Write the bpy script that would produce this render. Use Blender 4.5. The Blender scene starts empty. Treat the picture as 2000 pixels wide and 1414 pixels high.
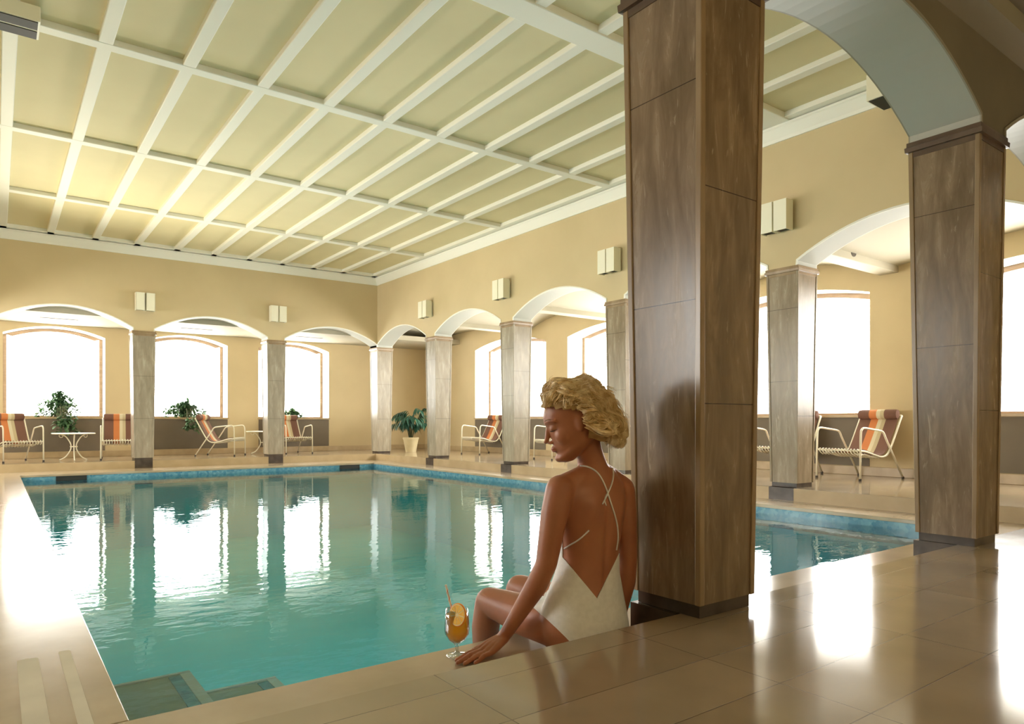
import bpy, bmesh, math, random
from mathutils import Vector, Matrix, noise as mnoise
import numpy as np

C = bpy.context.scene
COL = C.collection
rnd = random.Random(7)

# ------------------------------------------------------------------ camera, sky, exposure
CAM_YAW = 0.6357
cam_data = bpy.data.cameras.new('camera')
cam = bpy.data.objects.new('camera', cam_data)
COL.objects.link(cam)
C.camera = cam
cam.location = (0, 0, 0.66)
cam.rotation_euler = (math.pi / 2, 0.0, -CAM_YAW)
cam_data.sensor_width = 36
cam_data.lens = 36 * 1359.56 / 2000
cam_data.shift_x = 0.0024
cam_data.shift_y = 0.0586
cam_data.clip_end = 200

C.view_settings.view_transform = 'Standard'
C.view_settings.look = 'None'
C.view_settings.gamma = 1
C.view_settings.use_curve_mapping = False
C.view_settings.exposure = 0.0

world = bpy.data.worlds.new('sky')
C.world = world
world.use_nodes = True
bg = world.node_tree.nodes['Background']
bg.inputs[0].default_value = (1.0, 0.98, 0.93, 1)
bg.inputs[1].default_value = 16.0

cy = C.cycles
cy.max_bounces = 12
cy.diffuse_bounces = 6
cy.glossy_bounces = 6
cy.transmission_bounces = 8
cy.transparent_max_bounces = 12
cy.sample_clamp_indirect = 12
cy.caustics_reflective = True
cy.caustics_refractive = False
cy.blur_glossy = 0.5

def portal(name, loc, rot, sx, sz):
    l = bpy.data.lights.new(name, 'AREA')
    l.shape = 'RECTANGLE'
    l.size = sx
    l.size_y = sz
    l.cycles.is_portal = True
    o = bpy.data.objects.new(name, l)
    o.location = loc
    o.rotation_euler = rot
    COL.objects.link(o)
    return o

# added spot by the far left pool corner, imitating sun glint off the water
fl = bpy.data.lights.new('glint_fill', 'SPOT')
fl.energy = 750
fl.color = (1.0, 0.93, 0.72)
fl.spot_size = 1.75
fl.spot_blend = 1.0
fl.shadow_soft_size = 0.16
flo = bpy.data.objects.new('glint_fill', fl)
flo.location = (-0.10, 12.1, 0.35)
flo.rotation_euler = (Vector((3.0, 8.9, 3.7)) - Vector(flo.location)).to_track_quat('-Z', 'Y').to_euler()
COL.objects.link(flo)

# added fill spot beside the camera, bounced off the wall to brighten the woman
f2 = bpy.data.lights.new('bounce_fill', 'SPOT')
f2.energy = 250
f2.color = (1.0, 0.94, 0.84)
f2.spot_size = 1.5
f2.spot_blend = 0.8
f2.shadow_soft_size = 0.1
f2o = bpy.data.objects.new('bounce_fill', f2)
f2o.location = (0.5, 0.25, 1.55)
f2o.rotation_euler = (Vector((1.2, -0.75, 1.95)) - Vector(f2o.location)).to_track_quat('-Z', 'Y').to_euler()
COL.objects.link(f2o)

# added unseen underwater spot in the near pool wall, brightening the teal
pl = bpy.data.lights.new('pool_fill', 'SPOT')
pl.energy = 85
pl.color = (0.62, 0.97, 1.0)
pl.spot_size = 2.6
pl.spot_blend = 1.0
pl.shadow_soft_size = 0.10
plo = bpy.data.objects.new('pool_fill', pl)
plo.location = (2.9, 2.16, -0.62)
plo.rotation_euler = (Vector((2.4, 4.6, -1.35)) - Vector(plo.location)).to_track_quat('-Z', 'Y').to_euler()
COL.objects.link(plo)

# ------------------------------------------------------------------ materials
def newmat(name):
    m = bpy.data.materials.new(name)
    m.use_nodes = True
    return m, m.node_tree, m.node_tree.nodes['Principled BSDF']

def mat(name, col, rough=0.6, spec=0.5, metal=0.0, **kw):
    m, nt, b = newmat(name)
    b.inputs['Base Color'].default_value = (*col, 1)
    b.inputs['Roughness'].default_value = rough
    b.inputs['Specular IOR Level'].default_value = spec
    b.inputs['Metallic'].default_value = metal
    for k, v in kw.items():
        b.inputs[k.replace('_', ' ')].default_value = v
    return m

def node(nt, t, **kw):
    n = nt.nodes.new(t)
    for k, v in kw.items():
        setattr(n, k, v)
    return n

def noisy(name, c1, c2, scale=6, rough=0.6, spec=0.4, stretch=(1, 1, 1), detail=4, bump=0.0, ramp=(0.35, 0.65), bumpscale=None):
    m, nt, b = newmat(name)
    tc = node(nt, 'ShaderNodeTexCoord')
    mp = node(nt, 'ShaderNodeMapping')
    mp.inputs['Scale'].default_value = stretch
    nt.links.new(tc.outputs['Object'], mp.inputs[0])
    nz = node(nt, 'ShaderNodeTexNoise')
    nz.inputs['Scale'].default_value = scale
    nz.inputs['Detail'].default_value = detail
    nt.links.new(mp.outputs[0], nz.inputs['Vector'])
    cr = node(nt, 'ShaderNodeValToRGB')
    cr.color_ramp.elements[0].position = ramp[0]
    cr.color_ramp.elements[1].position = ramp[1]
    cr.color_ramp.elements[0].color = (*c1, 1)
    cr.color_ramp.elements[1].color = (*c2, 1)
    nt.links.new(nz.outputs['Fac'], cr.inputs[0])
    nt.links.new(cr.outputs[0], b.inputs['Base Color'])
    b.inputs['Roughness'].default_value = rough
    b.inputs['Specular IOR Level'].default_value = spec
    if bump:
        nb = node(nt, 'ShaderNodeTexNoise')
        nb.inputs['Scale'].default_value = bumpscale or scale * 4
        nb.inputs['Detail'].default_value = 3
        nt.links.new(mp.outputs[0], nb.inputs['Vector'])
        bp = node(nt, 'ShaderNodeBump')
        bp.inputs['Strength'].default_value = bump
        bp.inputs['Distance'].default_value = 0.01
        nt.links.new(nb.outputs['Fac'], bp.inputs['Height'])
        nt.links.new(bp.outputs[0], b.inputs['Normal'])
    return m

M = {}
M['wall'] = noisy('cream_wall_paint', (0.60, 0.485, 0.285), (0.64, 0.52, 0.31), 1.5, 0.75, 0.3)
M['ceil'] = noisy('ceiling_panel_paint', (0.70, 0.625, 0.39), (0.74, 0.66, 0.415), 1.2, 0.7, 0.3)
M['white'] = mat('white_paint', (0.86, 0.85, 0.76), 0.5, 0.4)
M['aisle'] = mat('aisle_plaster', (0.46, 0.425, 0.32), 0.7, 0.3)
M['shadyaisle'] = noisy('shaded_aisle_plaster', (0.19, 0.165, 0.12), (0.23, 0.20, 0.145), 1.5, 0.7, 0.3)  # aisle plaster darkened, the south aisle's shade put into its colour
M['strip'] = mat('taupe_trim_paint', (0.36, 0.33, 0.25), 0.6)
M['soffit'] = mat('soffit_paint', (0.50, 0.51, 0.455), 0.55, 0.4)
M['base'] = noisy('tan_stone', (0.42, 0.31, 0.17), (0.50, 0.38, 0.22), 5, 0.35, 0.5)
M['niche'] = noisy('grey_brown_panel', (0.17, 0.14, 0.10), (0.20, 0.165, 0.12), 2, 0.6, 0.3)
M['wood'] = noisy('brown_window_wood', (0.24, 0.155, 0.09), (0.31, 0.21, 0.13), 4, 0.45, 0.4, (1, 1, 6))
M['metal'] = mat('cream_enamel_tube', (0.82, 0.77, 0.60), 0.35, 0.5)
M['rubber'] = mat('dark_rubber', (0.05, 0.04, 0.035), 0.7)
M['lace'] = mat('white_lacing', (0.80, 0.76, 0.62), 0.6)
M['shade'] = mat('cream_lamp_glass', (0.86, 0.83, 0.66), 0.4, 0.5)
M['dark'] = mat('dark_opening', (0.025, 0.025, 0.022), 0.6)
M['vent'] = mat('vent_metal', (0.075, 0.058, 0.035), 0.6)
M['pot'] = noisy('cream_glazed_pot', (0.66, 0.56, 0.33), (0.74, 0.64, 0.40), 5, 0.4)
M['soil'] = mat('potting_soil', (0.06, 0.04, 0.025), 0.9)
M['leaf'] = noisy('leaf_green', (0.09, 0.19, 0.09), (0.16, 0.29, 0.14), 9, 0.5, 0.4)
M['leafd'] = noisy('palm_leaf_green', (0.015, 0.07, 0.045), (0.03, 0.12, 0.07), 9, 0.45, 0.4)
M['stem'] = mat('plant_stem', (0.09, 0.10, 0.04), 0.7)
M['suit'] = noisy('white_swimsuit_fabric', (0.80, 0.81, 0.80), (0.86, 0.87, 0.86), 60, 0.65, 0.3, bump=0.15, bumpscale=500)
def juice():
    m, nt, b = newmat('orange_juice')
    nt.nodes.remove(b)
    out = nt.nodes['Material Output']
    d = node(nt, 'ShaderNodeBsdfDiffuse')
    t = node(nt, 'ShaderNodeBsdfTranslucent')
    for n in (d, t):
        n.inputs['Color'].default_value = (1.0, 0.62, 0.05, 1)
    mx = node(nt, 'ShaderNodeMixShader')
    mx.inputs[0].default_value = 0.75
    nt.links.new(d.outputs[0], mx.inputs[1])
    nt.links.new(t.outputs[0], mx.inputs[2])
    nt.links.new(mx.outputs[0], out.inputs[0])
    return m
M['juice'] = juice()
M['orange'] = None

def glass_pane():
    m, nt, b = newmat('clear_pane')
    nt.nodes.remove(b)
    out = nt.nodes['Material Output']
    tr = node(nt, 'ShaderNodeBsdfTransparent')
    gl = node(nt, 'ShaderNodeBsdfGlossy')
    gl.inputs['Roughness'].default_value = 0.02
    mx = node(nt, 'ShaderNodeMixShader')
    mx.inputs[0].default_value = 0.05
    nt.links.new(tr.outputs[0], mx.inputs[1])
    nt.links.new(gl.outputs[0], mx.inputs[2])
    nt.links.new(mx.outputs[0], out.inputs[0])
    return m
M['pane'] = glass_pane()

def stone_floor():
    m, nt, b = newmat('polished_stone_tiles')
    tc = node(nt, 'ShaderNodeTexCoord')
    mp = node(nt, 'ShaderNodeMapping')
    mp.inputs['Location'].default_value = (-0.92, -1.465, 0)
    nt.links.new(tc.outputs['Object'], mp.inputs[0])
    br = node(nt, 'ShaderNodeTexBrick')
    br.offset = 0.0
    br.inputs['Scale'].default_value = 1.0
    br.inputs['Brick Width'].default_value = 0.675
    br.inputs['Row Height'].default_value = 0.2275
    br.inputs['Mortar Size'].default_value = 0.0016
    br.inputs['Mortar Smooth'].default_value = 0.2
    br.inputs['Color1'].default_value = (0.37, 0.285, 0.18, 1)
    br.inputs['Color2'].default_value = (0.42, 0.33, 0.215, 1)
    br.inputs['Mortar'].default_value = (0.16, 0.115, 0.07, 1)
    nt.links.new(mp.outputs[0], br.inputs['Vector'])
    nz = node(nt, 'ShaderNodeTexNoise')
    nz.inputs['Scale'].default_value = 2.2
    nz.inputs['Detail'].default_value = 6
    nt.links.new(tc.outputs['Object'], nz.inputs['Vector'])
    cr = node(nt, 'ShaderNodeValToRGB')
    cr.color_ramp.elements[0].position = 0.3
    cr.color_ramp.elements[1].position = 0.75
    cr.color_ramp.elements[0].color = (0.78, 0.78, 0.78, 1)
    cr.color_ramp.elements[1].color = (1.1, 1.08, 1.05, 1)
    nt.links.new(nz.outputs['Fac'], cr.inputs[0])
    mx = node(nt, 'ShaderNodeMix', data_type='RGBA', blend_type='MULTIPLY')
    mx.inputs['Factor'].default_value = 1
    nt.links.new(br.outputs['Color'], mx.inputs['A'])
    nt.links.new(cr.outputs[0], mx.inputs['B'])
    nt.links.new(mx.outputs['Result'], b.inputs['Base Color'])
    rr = node(nt, 'ShaderNodeMapRange')
    rr.inputs['To Min'].default_value = 0.06
    rr.inputs['To Max'].default_value = 0.17
    nt.links.new(nz.outputs['Fac'], rr.inputs['Value'])
    nt.links.new(rr.outputs[0], b.inputs['Roughness'])
    b.inputs['Specular IOR Level'].default_value = 0.75
    bp = node(nt, 'ShaderNodeBump', invert=True)
    bp.inputs['Strength'].default_value = 0.5
    bp.inputs['Distance'].default_value = 0.002
    nt.links.new(br.outputs['Fac'], bp.inputs['Height'])
    nt.links.new(bp.outputs[0], b.inputs['Normal'])
    return m
M['floor'] = stone_floor()
M['coping'] = noisy('polished_coping_stone', (0.40, 0.31, 0.20), (0.50, 0.40, 0.27), 3, 0.16, 0.6)
M['inlay'] = noisy('matte_tan_inlay', (0.62, 0.57, 0.43), (0.70, 0.64, 0.49), 4, 0.7, 0.15)
M['riser'] = noisy('step_riser_stone', (0.40, 0.30, 0.16), (0.46, 0.35, 0.20), 4, 0.35, 0.4)

def travertine(name, c0, c1, c2):
    m, nt, b = newmat(name)
    tc = node(nt, 'ShaderNodeTexCoord')
    mp = node(nt, 'ShaderNodeMapping')
    mp.inputs['Scale'].default_value = (1.6, 1.6, 0.28)
    nt.links.new(tc.outputs['Object'], mp.inputs[0])
    nz = node(nt, 'ShaderNodeTexNoise')
    nz.inputs['Scale'].default_value = 9
    nz.inputs['Detail'].default_value = 8
    nz.inputs['Roughness'].default_value = 0.62
    nz.inputs['Distortion'].default_value = 0.7
    nt.links.new(mp.outputs[0], nz.inputs['Vector'])
    cr = node(nt, 'ShaderNodeValToRGB')
    e = cr.color_ramp.elements
    e[0].position = 0.30
    e[0].color = (*c0, 1)
    e[1].position = 0.72
    e[1].color = (*c2, 1)
    x = e.new(0.52)
    x.color = (*c1, 1)
    nt.links.new(nz.outputs['Fac'], cr.inputs[0])
    # pale veins
    n2 = node(nt, 'ShaderNodeTexNoise')
    n2.inputs['Scale'].default_value = 22
    n2.inputs['Detail'].default_value = 5
    n2.inputs['Distortion'].default_value = 1.6
    nt.links.new(mp.outputs[0], n2.inputs['Vector'])
    r2 = node(nt, 'ShaderNodeMapRange')
    r2.inputs['From Min'].default_value = 0.64
    r2.inputs['From Max'].default_value = 0.74
    nt.links.new(n2.outputs['Fac'], r2.inputs['Value'])
    mx = node(nt, 'ShaderNodeMix', data_type='RGBA')
    mx.inputs['B'].default_value = (0.40, 0.32, 0.22, 1)
    nt.links.new(r2.outputs[0], mx.inputs['Factor'])
    nt.links.new(cr.outputs[0], mx.inputs['A'])
    # slab joints: object z against heights that differ between the two pairs of faces
    sx = node(nt, 'ShaderNodeSeparateXYZ')
    nt.links.new(tc.outputs['Object'], sx.inputs[0])
    nn = node(nt, 'ShaderNodeSeparateXYZ')
    nt.links.new(tc.outputs['Normal'], nn.inputs[0])
    ab = node(nt, 'ShaderNodeMath', operation='ABSOLUTE')
    nt.links.new(nn.outputs['X'], ab.inputs[0])
    gt = node(nt, 'ShaderNodeMath', operation='GREATER_THAN')
    gt.inputs[1].default_value = 0.6
    nt.links.new(ab.outputs[0], gt.inputs[0])
    def lines(zs):
        last = None
        for z in zs:
            c = node(nt, 'ShaderNodeMath', operation='COMPARE')
            c.inputs[1].default_value = z
            c.inputs[2].default_value = 0.0016
            nt.links.new(sx.outputs['Z'], c.inputs[0])
            if last is None:
                last = c
            else:
                a = node(nt, 'ShaderNodeMath', operation='MAXIMUM')
                nt.links.new(last.outputs[0], a.inputs[0])
                nt.links.new(c.outputs[0], a.inputs[1])
                last = a
        return last
    la = lines((1.07, 1.80))
    lb = lines((0.722, 1.447))
    ms = node(nt, 'ShaderNodeMix', data_type='FLOAT')
    nt.links.new(gt.outputs[0], ms.inputs['Factor'])
    nt.links.new(lb.outputs[0], ms.inputs['A'])
    nt.links.new(la.outputs[0], ms.inputs['B'])
    mj = node(nt, 'ShaderNodeMix', data_type='RGBA')
    mj.inputs['B'].default_value = (0.035, 0.022, 0.015, 1)
    nt.links.new(ms.outputs['Result'], mj.inputs['Factor'])
    nt.links.new(mx.outputs['Result'], mj.inputs['A'])
    nt.links.new(mj.outputs['Result'], b.inputs['Base Color'])
    rr = node(nt, 'ShaderNodeMapRange')
    rr.inputs['To Min'].default_value = 0.16
    rr.inputs['To Max'].default_value = 0.34
    nt.links.new(nz.outputs['Fac'], rr.inputs['Value'])
    nt.links.new(rr.outputs[0], b.inputs['Roughness'])
    b.inputs['Specular IOR Level'].default_value = 0.38
    return m
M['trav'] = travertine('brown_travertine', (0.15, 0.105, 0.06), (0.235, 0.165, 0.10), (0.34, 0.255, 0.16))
M['travhalflit'] = travertine('half_lit_travertine', (0.22, 0.165, 0.10), (0.29, 0.225, 0.145), (0.38, 0.31, 0.21))  # same stone, partly lightened to paint in the light on the right-hand columns
M['travlit'] = travertine('flare_lit_travertine', (0.27, 0.23, 0.165), (0.35, 0.30, 0.22), (0.45, 0.40, 0.30))  # same stone paled, flare and light on the far columns put into the colour
M['travedge'] = noisy('pale_travertine_edge', (0.27, 0.185, 0.10), (0.36, 0.26, 0.155), 7, 0.25, 0.5, (1, 1, 0.3))
M['plinth'] = noisy('dark_stone_plinth', (0.05, 0.036, 0.026), (0.09, 0.065, 0.046), 8, 0.25, 0.5)
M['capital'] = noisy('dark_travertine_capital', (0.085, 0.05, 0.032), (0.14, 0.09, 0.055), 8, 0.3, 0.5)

def water():
    m, nt, b = newmat('pool_water')
    nt.nodes.remove(b)
    out = nt.nodes['Material Output']
    tc = node(nt, 'ShaderNodeTexCoord')
    mp = node(nt, 'ShaderNodeMapping')
    mp.inputs['Rotation'].default_value = (0, 0, CAM_YAW)
    mp.inputs['Scale'].default_value = (0.8, 1.5, 1)
    nt.links.new(tc.outputs['Object'], mp.inputs[0])
    n1 = node(nt, 'ShaderNodeTexNoise')
    n1.inputs['Scale'].default_value = 1.1
    n1.inputs['Detail'].default_value = 2.5
    n1.inputs['Roughness'].default_value = 0.45
    nt.links.new(mp.outputs[0], n1.inputs['Vector'])
    bp = node(nt, 'ShaderNodeBump')
    bp.inputs['Strength'].default_value = 1.0
    bp.inputs['Distance'].default_value = 0.0042
    n2 = node(nt, 'ShaderNodeTexNoise')
    n2.inputs['Scale'].default_value = 10.0
    n2.inputs['Detail'].default_value = 2.0
    nt.links.new(mp.outputs[0], n2.inputs['Vector'])
    ad = node(nt, 'ShaderNodeMath', operation='MULTIPLY_ADD')
    ad.inputs[1].default_value = 0.30
    nt.links.new(n2.outputs['Fac'], ad.inputs[0])
    nt.links.new(n1.outputs['Fac'], ad.inputs[2])
    nt.links.new(ad.outputs[0], bp.inputs['Height'])
    fr = node(nt, 'ShaderNodeFresnel')
    fr.inputs['IOR'].default_value = 1.33
    nt.links.new(bp.outputs[0], fr.inputs['Normal'])
    gl = node(nt, 'ShaderNodeBsdfGlossy')
    gl.inputs['Roughness'].default_value = 0.0
    gl.inputs['Color'].default_value = (0.86, 0.95, 0.97, 1)
    nt.links.new(bp.outputs[0], gl.inputs['Normal'])
    tr = node(nt, 'ShaderNodeBsdfTransparent')
    tr.inputs['Color'].default_value = (0.86, 0.99, 1.0, 1)
    mx = node(nt, 'ShaderNodeMixShader')
    nt.links.new(fr.outputs[0], mx.inputs[0])
    nt.links.new(tr.outputs[0], mx.inputs[1])
    nt.links.new(gl.outputs[0], mx.inputs[2])
    nt.links.new(mx.outputs[0], out.inputs[0])
    return m
M['water'] = water()
M['basin'] = noisy('aqua_pool_render', (0.09, 0.66, 0.80), (0.12, 0.72, 0.86), 1.2, 0.7, 0.2)
M['tread'] = mat('pale_submerged_tile', (0.36, 0.46, 0.40), 0.6)
M['treadw'] = mat('white_submerged_band', (0.75, 0.80, 0.76), 0.6)

def mosaic():
    m, nt, b = newmat('blue_mosaic_tiles')
    tc = node(nt, 'ShaderNodeTexCoord')
    vo = node(nt, 'ShaderNodeTexVoronoi')
    vo.inputs['Scale'].default_value = 28
    nt.links.new(tc.outputs['Object'], vo.inputs['Vector'])
    cr = node(nt, 'ShaderNodeValToRGB')
    e = cr.color_ramp.elements
    e[0].color = (0.05, 0.19, 0.30, 1)
    e[1].color = (0.18, 0.38, 0.46, 1)
    nt.links.new(vo.outputs['Color'], cr.inputs[0])
    nt.links.new(cr.outputs[0], b.inputs['Base Color'])
    b.inputs['Roughness'].default_value = 0.15
    return m
M['mosaic'] = mosaic()

def stripes(name='striped_canvas'):
    m, nt, b = newmat(name)
    tc = node(nt, 'ShaderNodeTexCoord')
    sp = node(nt, 'ShaderNodeSeparateXYZ')
    nt.links.new(tc.outputs['Object'], sp.inputs[0])
    mr = node(nt, 'ShaderNodeMapRange')
    mr.inputs['From Min'].default_value = -0.24
    mr.inputs['From Max'].default_value = 0.24
    nt.links.new(sp.outputs['X'], mr.inputs['Value'])
    cr = node(nt, 'ShaderNodeValToRGB')
    cr.color_ramp.interpolation = 'CONSTANT'
    br, og, cm = (0.17, 0.08, 0.05, 1), (0.58, 0.20, 0.06, 1), (0.62, 0.56, 0.38, 1)
    e = cr.color_ramp.elements
    e[0].position = 0.0
    e[0].color = br
    e[1].position = 0.30
    e[1].color = og
    for p, c in ((0.50, cm), (0.60, (0.50, 0.42, 0.25, 1)), (0.70, br)):
        x = e.new(p)
        x.color = c
    nt.links.new(mr.outputs[0], cr.inputs[0])
    nt.links.new(cr.outputs[0], b.inputs['Base Color'])
    b.inputs['Roughness'].default_value = 0.8
    return m
M['stripe'] = stripes()

def skin():
    m, nt, b = newmat('tanned_skin')
    tc = node(nt, 'ShaderNodeTexCoord')
    nz = node(nt, 'ShaderNodeTexNoise')
    nz.inputs['Scale'].default_value = 9
    nz.inputs['Detail'].default_value = 4
    nt.links.new(tc.outputs['Object'], nz.inputs['Vector'])
    cr = node(nt, 'ShaderNodeValToRGB')
    cr.color_ramp.elements[0].position = 0.3
    cr.color_ramp.elements[0].color = (0.37, 0.135, 0.065, 1)
    cr.color_ramp.elements[1].position = 0.7
    cr.color_ramp.elements[1].color = (0.45, 0.18, 0.092, 1)
    nt.links.new(nz.outputs['Fac'], cr.inputs[0])
    nt.links.new(cr.outputs[0], b.inputs['Base Color'])
    b.inputs['Roughness'].default_value = 0.42
    b.inputs['Specular IOR Level'].default_value = 0.5
    b.inputs['Subsurface Weight'].default_value = 0.12
    b.inputs['Subsurface Radius'].default_value = (0.012, 0.005, 0.003)
    return m
M['skin'] = skin()
M['lips'] = mat('rose_lips', (0.50, 0.14, 0.10), 0.35)
M['lash'] = mat('dark_lashes', (0.035, 0.02, 0.015), 0.8)
M['brow'] = mat('fair_brow', (0.30, 0.17, 0.08), 0.8)
M['nail'] = mat('nail_pink', (0.62, 0.32, 0.24), 0.25)
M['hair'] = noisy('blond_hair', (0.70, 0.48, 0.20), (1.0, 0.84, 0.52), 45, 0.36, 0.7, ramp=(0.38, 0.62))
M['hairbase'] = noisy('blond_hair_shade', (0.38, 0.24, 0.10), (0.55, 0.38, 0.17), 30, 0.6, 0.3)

def clear_glass():
    m, nt, b = newmat('drinking_glass')
    nt.nodes.remove(b)
    out = nt.nodes['Material Output']
    tr = node(nt, 'ShaderNodeBsdfTransparent')
    tr.inputs['Color'].default_value = (0.93, 0.97, 0.96, 1)
    gl = node(nt, 'ShaderNodeBsdfGlossy')
    gl.inputs['Roughness'].default_value = 0.03
    lw = node(nt, 'ShaderNodeLayerWeight')
    lw.inputs['Blend'].default_value = 0.35
    mx = node(nt, 'ShaderNodeMixShader')
    nt.links.new(lw.outputs['Facing'], mx.inputs[0])
    nt.links.new(tr.outputs[0], mx.inputs[1])
    nt.links.new(gl.outputs[0], mx.inputs[2])
    nt.links.new(mx.outputs[0], out.inputs[0])
    return m
M['glass'] = clear_glass()
M['rind'] = mat('orange_rind', (0.85, 0.32, 0.02), 0.5)
M['pulp'] = noisy('orange_pulp', (0.90, 0.45, 0.03), (0.98, 0.62, 0.08), 120, 0.35)
M['pith'] = mat('orange_pith', (0.93, 0.80, 0.45), 0.6)
M['strawm'] = mat('pale_straw', (0.88, 0.84, 0.72), 0.4)
M['strawr'] = mat('red_straw_stripe', (0.75, 0.14, 0.09), 0.4)

# ------------------------------------------------------------------ mesh helpers
class MB:
    def __init__(s):
        s.v, s.f, s.m = [], [], []
    def face(s, pts, mi=0):
        i = len(s.v)
        s.v += [tuple(p) for p in pts]
        s.f.append(list(range(i, i + len(pts))))
        s.m.append(mi)
    def mesh(s, vs, fs, mi=0):
        i = len(s.v)
        s.v += [tuple(p) for p in vs]
        for f in fs:
            s.f.append([i + k for k in f])
            s.m.append(mi)
    def box(s, a, b, mi=0):
        x0, y0, z0 = a
        x1, y1, z1 = b
        vs = [(x0, y0, z0), (x1, y0, z0), (x1, y1, z0), (x0, y1, z0), (x0, y0, z1), (x1, y0, z1), (x1, y1, z1), (x0, y1, z1)]
        s.mesh(vs, [(0, 3, 2, 1), (4, 5, 6, 7), (0, 1, 5, 4), (1, 2, 6, 5), (2, 3, 7, 6), (3, 0, 4, 7)], mi)
    def rings(s, rings, mi=0, close=True, cap=True):
        n = len(rings[0])
        vs = [p for r in rings for p in r]
        fs = []
        for a in range(len(rings) - 1):
            for k in range(n if close else n - 1):
                k2 = (k + 1) % n
                fs.append((a * n + k, a * n + k2, (a + 1) * n + k2, (a + 1) * n + k))
        if cap:
            fs.append(tuple(reversed(range(n))))
            fs.append(tuple((len(rings) - 1) * n + k for k in range(n)))
        s.mesh(vs, fs, mi)
    def tube(s, pts, r, n=8, mi=0, cap=True):
        pts = [Vector(p) for p in pts]
        rs = r if isinstance(r, (list, tuple)) else [r] * len(pts)
        out = []
        up = Vector((0, 0, 1))
        prev = None
        for i, p in enumerate(pts):
            t = (pts[min(i + 1, len(pts) - 1)] - pts[max(i - 1, 0)]).normalized()
            if prev is None:
                a = up if abs(t.z) < 0.9 else Vector((1, 0, 0))
                x = t.cross(a).normalized()
            else:
                x = (prev - t * prev.dot(t)).normalized()
            prev = x
            y = t.cross(x)
            out.append([p + (x * math.cos(2 * math.pi * k / n) + y * math.sin(2 * math.pi * k / n)) * rs[i] for k in range(n)])
        s.rings(out, mi, True, cap)
    def lathe(s, prof, c=(0, 0, 0), n=28, mi=0, cap=True):
        s.rings([[(c[0] + r * math.cos(2 * math.pi * k / n), c[1] + r * math.sin(2 * math.pi * k / n), c[2] + z) for k in range(n)] for r, z in prof], mi, True, cap)
    def build(s, name, mats, parent=None, smooth=False, kind=None, merge=0.0, bevel=0.0, angle=None):
        me = bpy.data.meshes.new(name)
        me.from_pydata(s.v, [], s.f)
        if not isinstance(mats, (list, tuple)):
            mats = [mats]
        for m in mats:
            me.materials.append(m)
        me.polygons.foreach_set('material_index', s.m)
        if merge:
            bm = bmesh.new()
            bm.from_mesh(me)
            bmesh.ops.remove_doubles(bm, verts=bm.verts, dist=merge)
            bmesh.ops.recalc_face_normals(bm, faces=bm.faces)
            bm.to_mesh(me)
            bm.free()
        if smooth:
            me.polygons.foreach_set('use_smooth', [True] * len(me.polygons))
            if angle:
                me.set_sharp_from_angle(angle=angle)
        me.update()
        o = bpy.data.objects.new(name, me)
        COL.objects.link(o)
        if parent is not None:
            o.parent = parent
        if kind:
            o['kind'] = kind
        if bevel:
            b = o.modifiers.new('bevel', 'BEVEL')
            b.width = bevel
            b.segments = 2
            b.limit_method = 'ANGLE'
        return o

def smoothpath(pts, k=6):
    """Catmull-Rom through the points"""
    P = [Vector(p) for p in pts]
    P = [P[0] * 2 - P[1]] + P + [P[-1] * 2 - P[-2]]
    out = []
    for i in range(1, len(P) - 2):
        for j in range(k):
            t = j / k
            out.append(0.5 * ((2 * P[i]) + (P[i + 1] - P[i - 1]) * t + (2 * P[i - 1] - 5 * P[i] + 4 * P[i + 1] - P[i + 2]) * t * t + (3 * P[i] - P[i - 1] - 3 * P[i + 1] + P[i + 2]) * t ** 3))
    out.append(P[-2])
    return out

def empty(name, loc=(0, 0, 0), rz=0, label=None, cat=None, group=None, kind=None):
    o = bpy.data.objects.new(name, None)
    o.empty_display_size = 0.1
    o.location = loc
    o.rotation_euler = (0, 0, rz)
    COL.objects.link(o)
    return tag(o, label, cat, group, kind)

def tag(o, label=None, cat=None, group=None, kind=None):
    if label: o['label'] = label
    if cat: o['category'] = cat
    if group: o['group'] = group
    if kind: o['kind'] = kind
    return o

def children(o):
    return list(o.children)

def copy_tree(o, parent=None):
    c = o.copy()
    COL.objects.link(c)
    if parent is not None:
        c.parent = parent
    for ch in KIDS.get(o.name, []):
        cc = copy_tree(ch, c)
        KIDS.setdefault(c.name, []).append(cc)
    return c
KIDS = {}
def remember(root):
    for o in bpy.data.objects:
        if o.parent is not None:
            k = KIDS.setdefault(o.parent.name, [])
            if o not in k:
                k.append(o)

# ------------------------------------------------------------------ setting: measures (metres, z = 0 is the aisle floor)
WN, WE, WS, WW = 13.32, 6.40, 1.81, -0.26      # pool-side faces of the four arcade walls
TH = 0.345                                     # arcade wall thickness
NCOL = [-0.22, 2.04, 4.30, 6.57]               # column axes along x
ECOL = [1.655, 4.03, 6.385, 8.74, 11.11, 13.49]  # column axes along y
ZC = 2.22                                      # top of capitals
ZTOP = 3.80
COP = -0.129
WAT = -0.222
PX0, PX1, PY0, PY1 = 0.285, 5.945, 2.08, 12.54
AN, AE, AS, AW = 15.30, 8.65, -0.75, -2.60     # outer walls of the aisles

def arch_z(t, spring, rise):
    return spring + rise * (1 - t * t)

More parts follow.
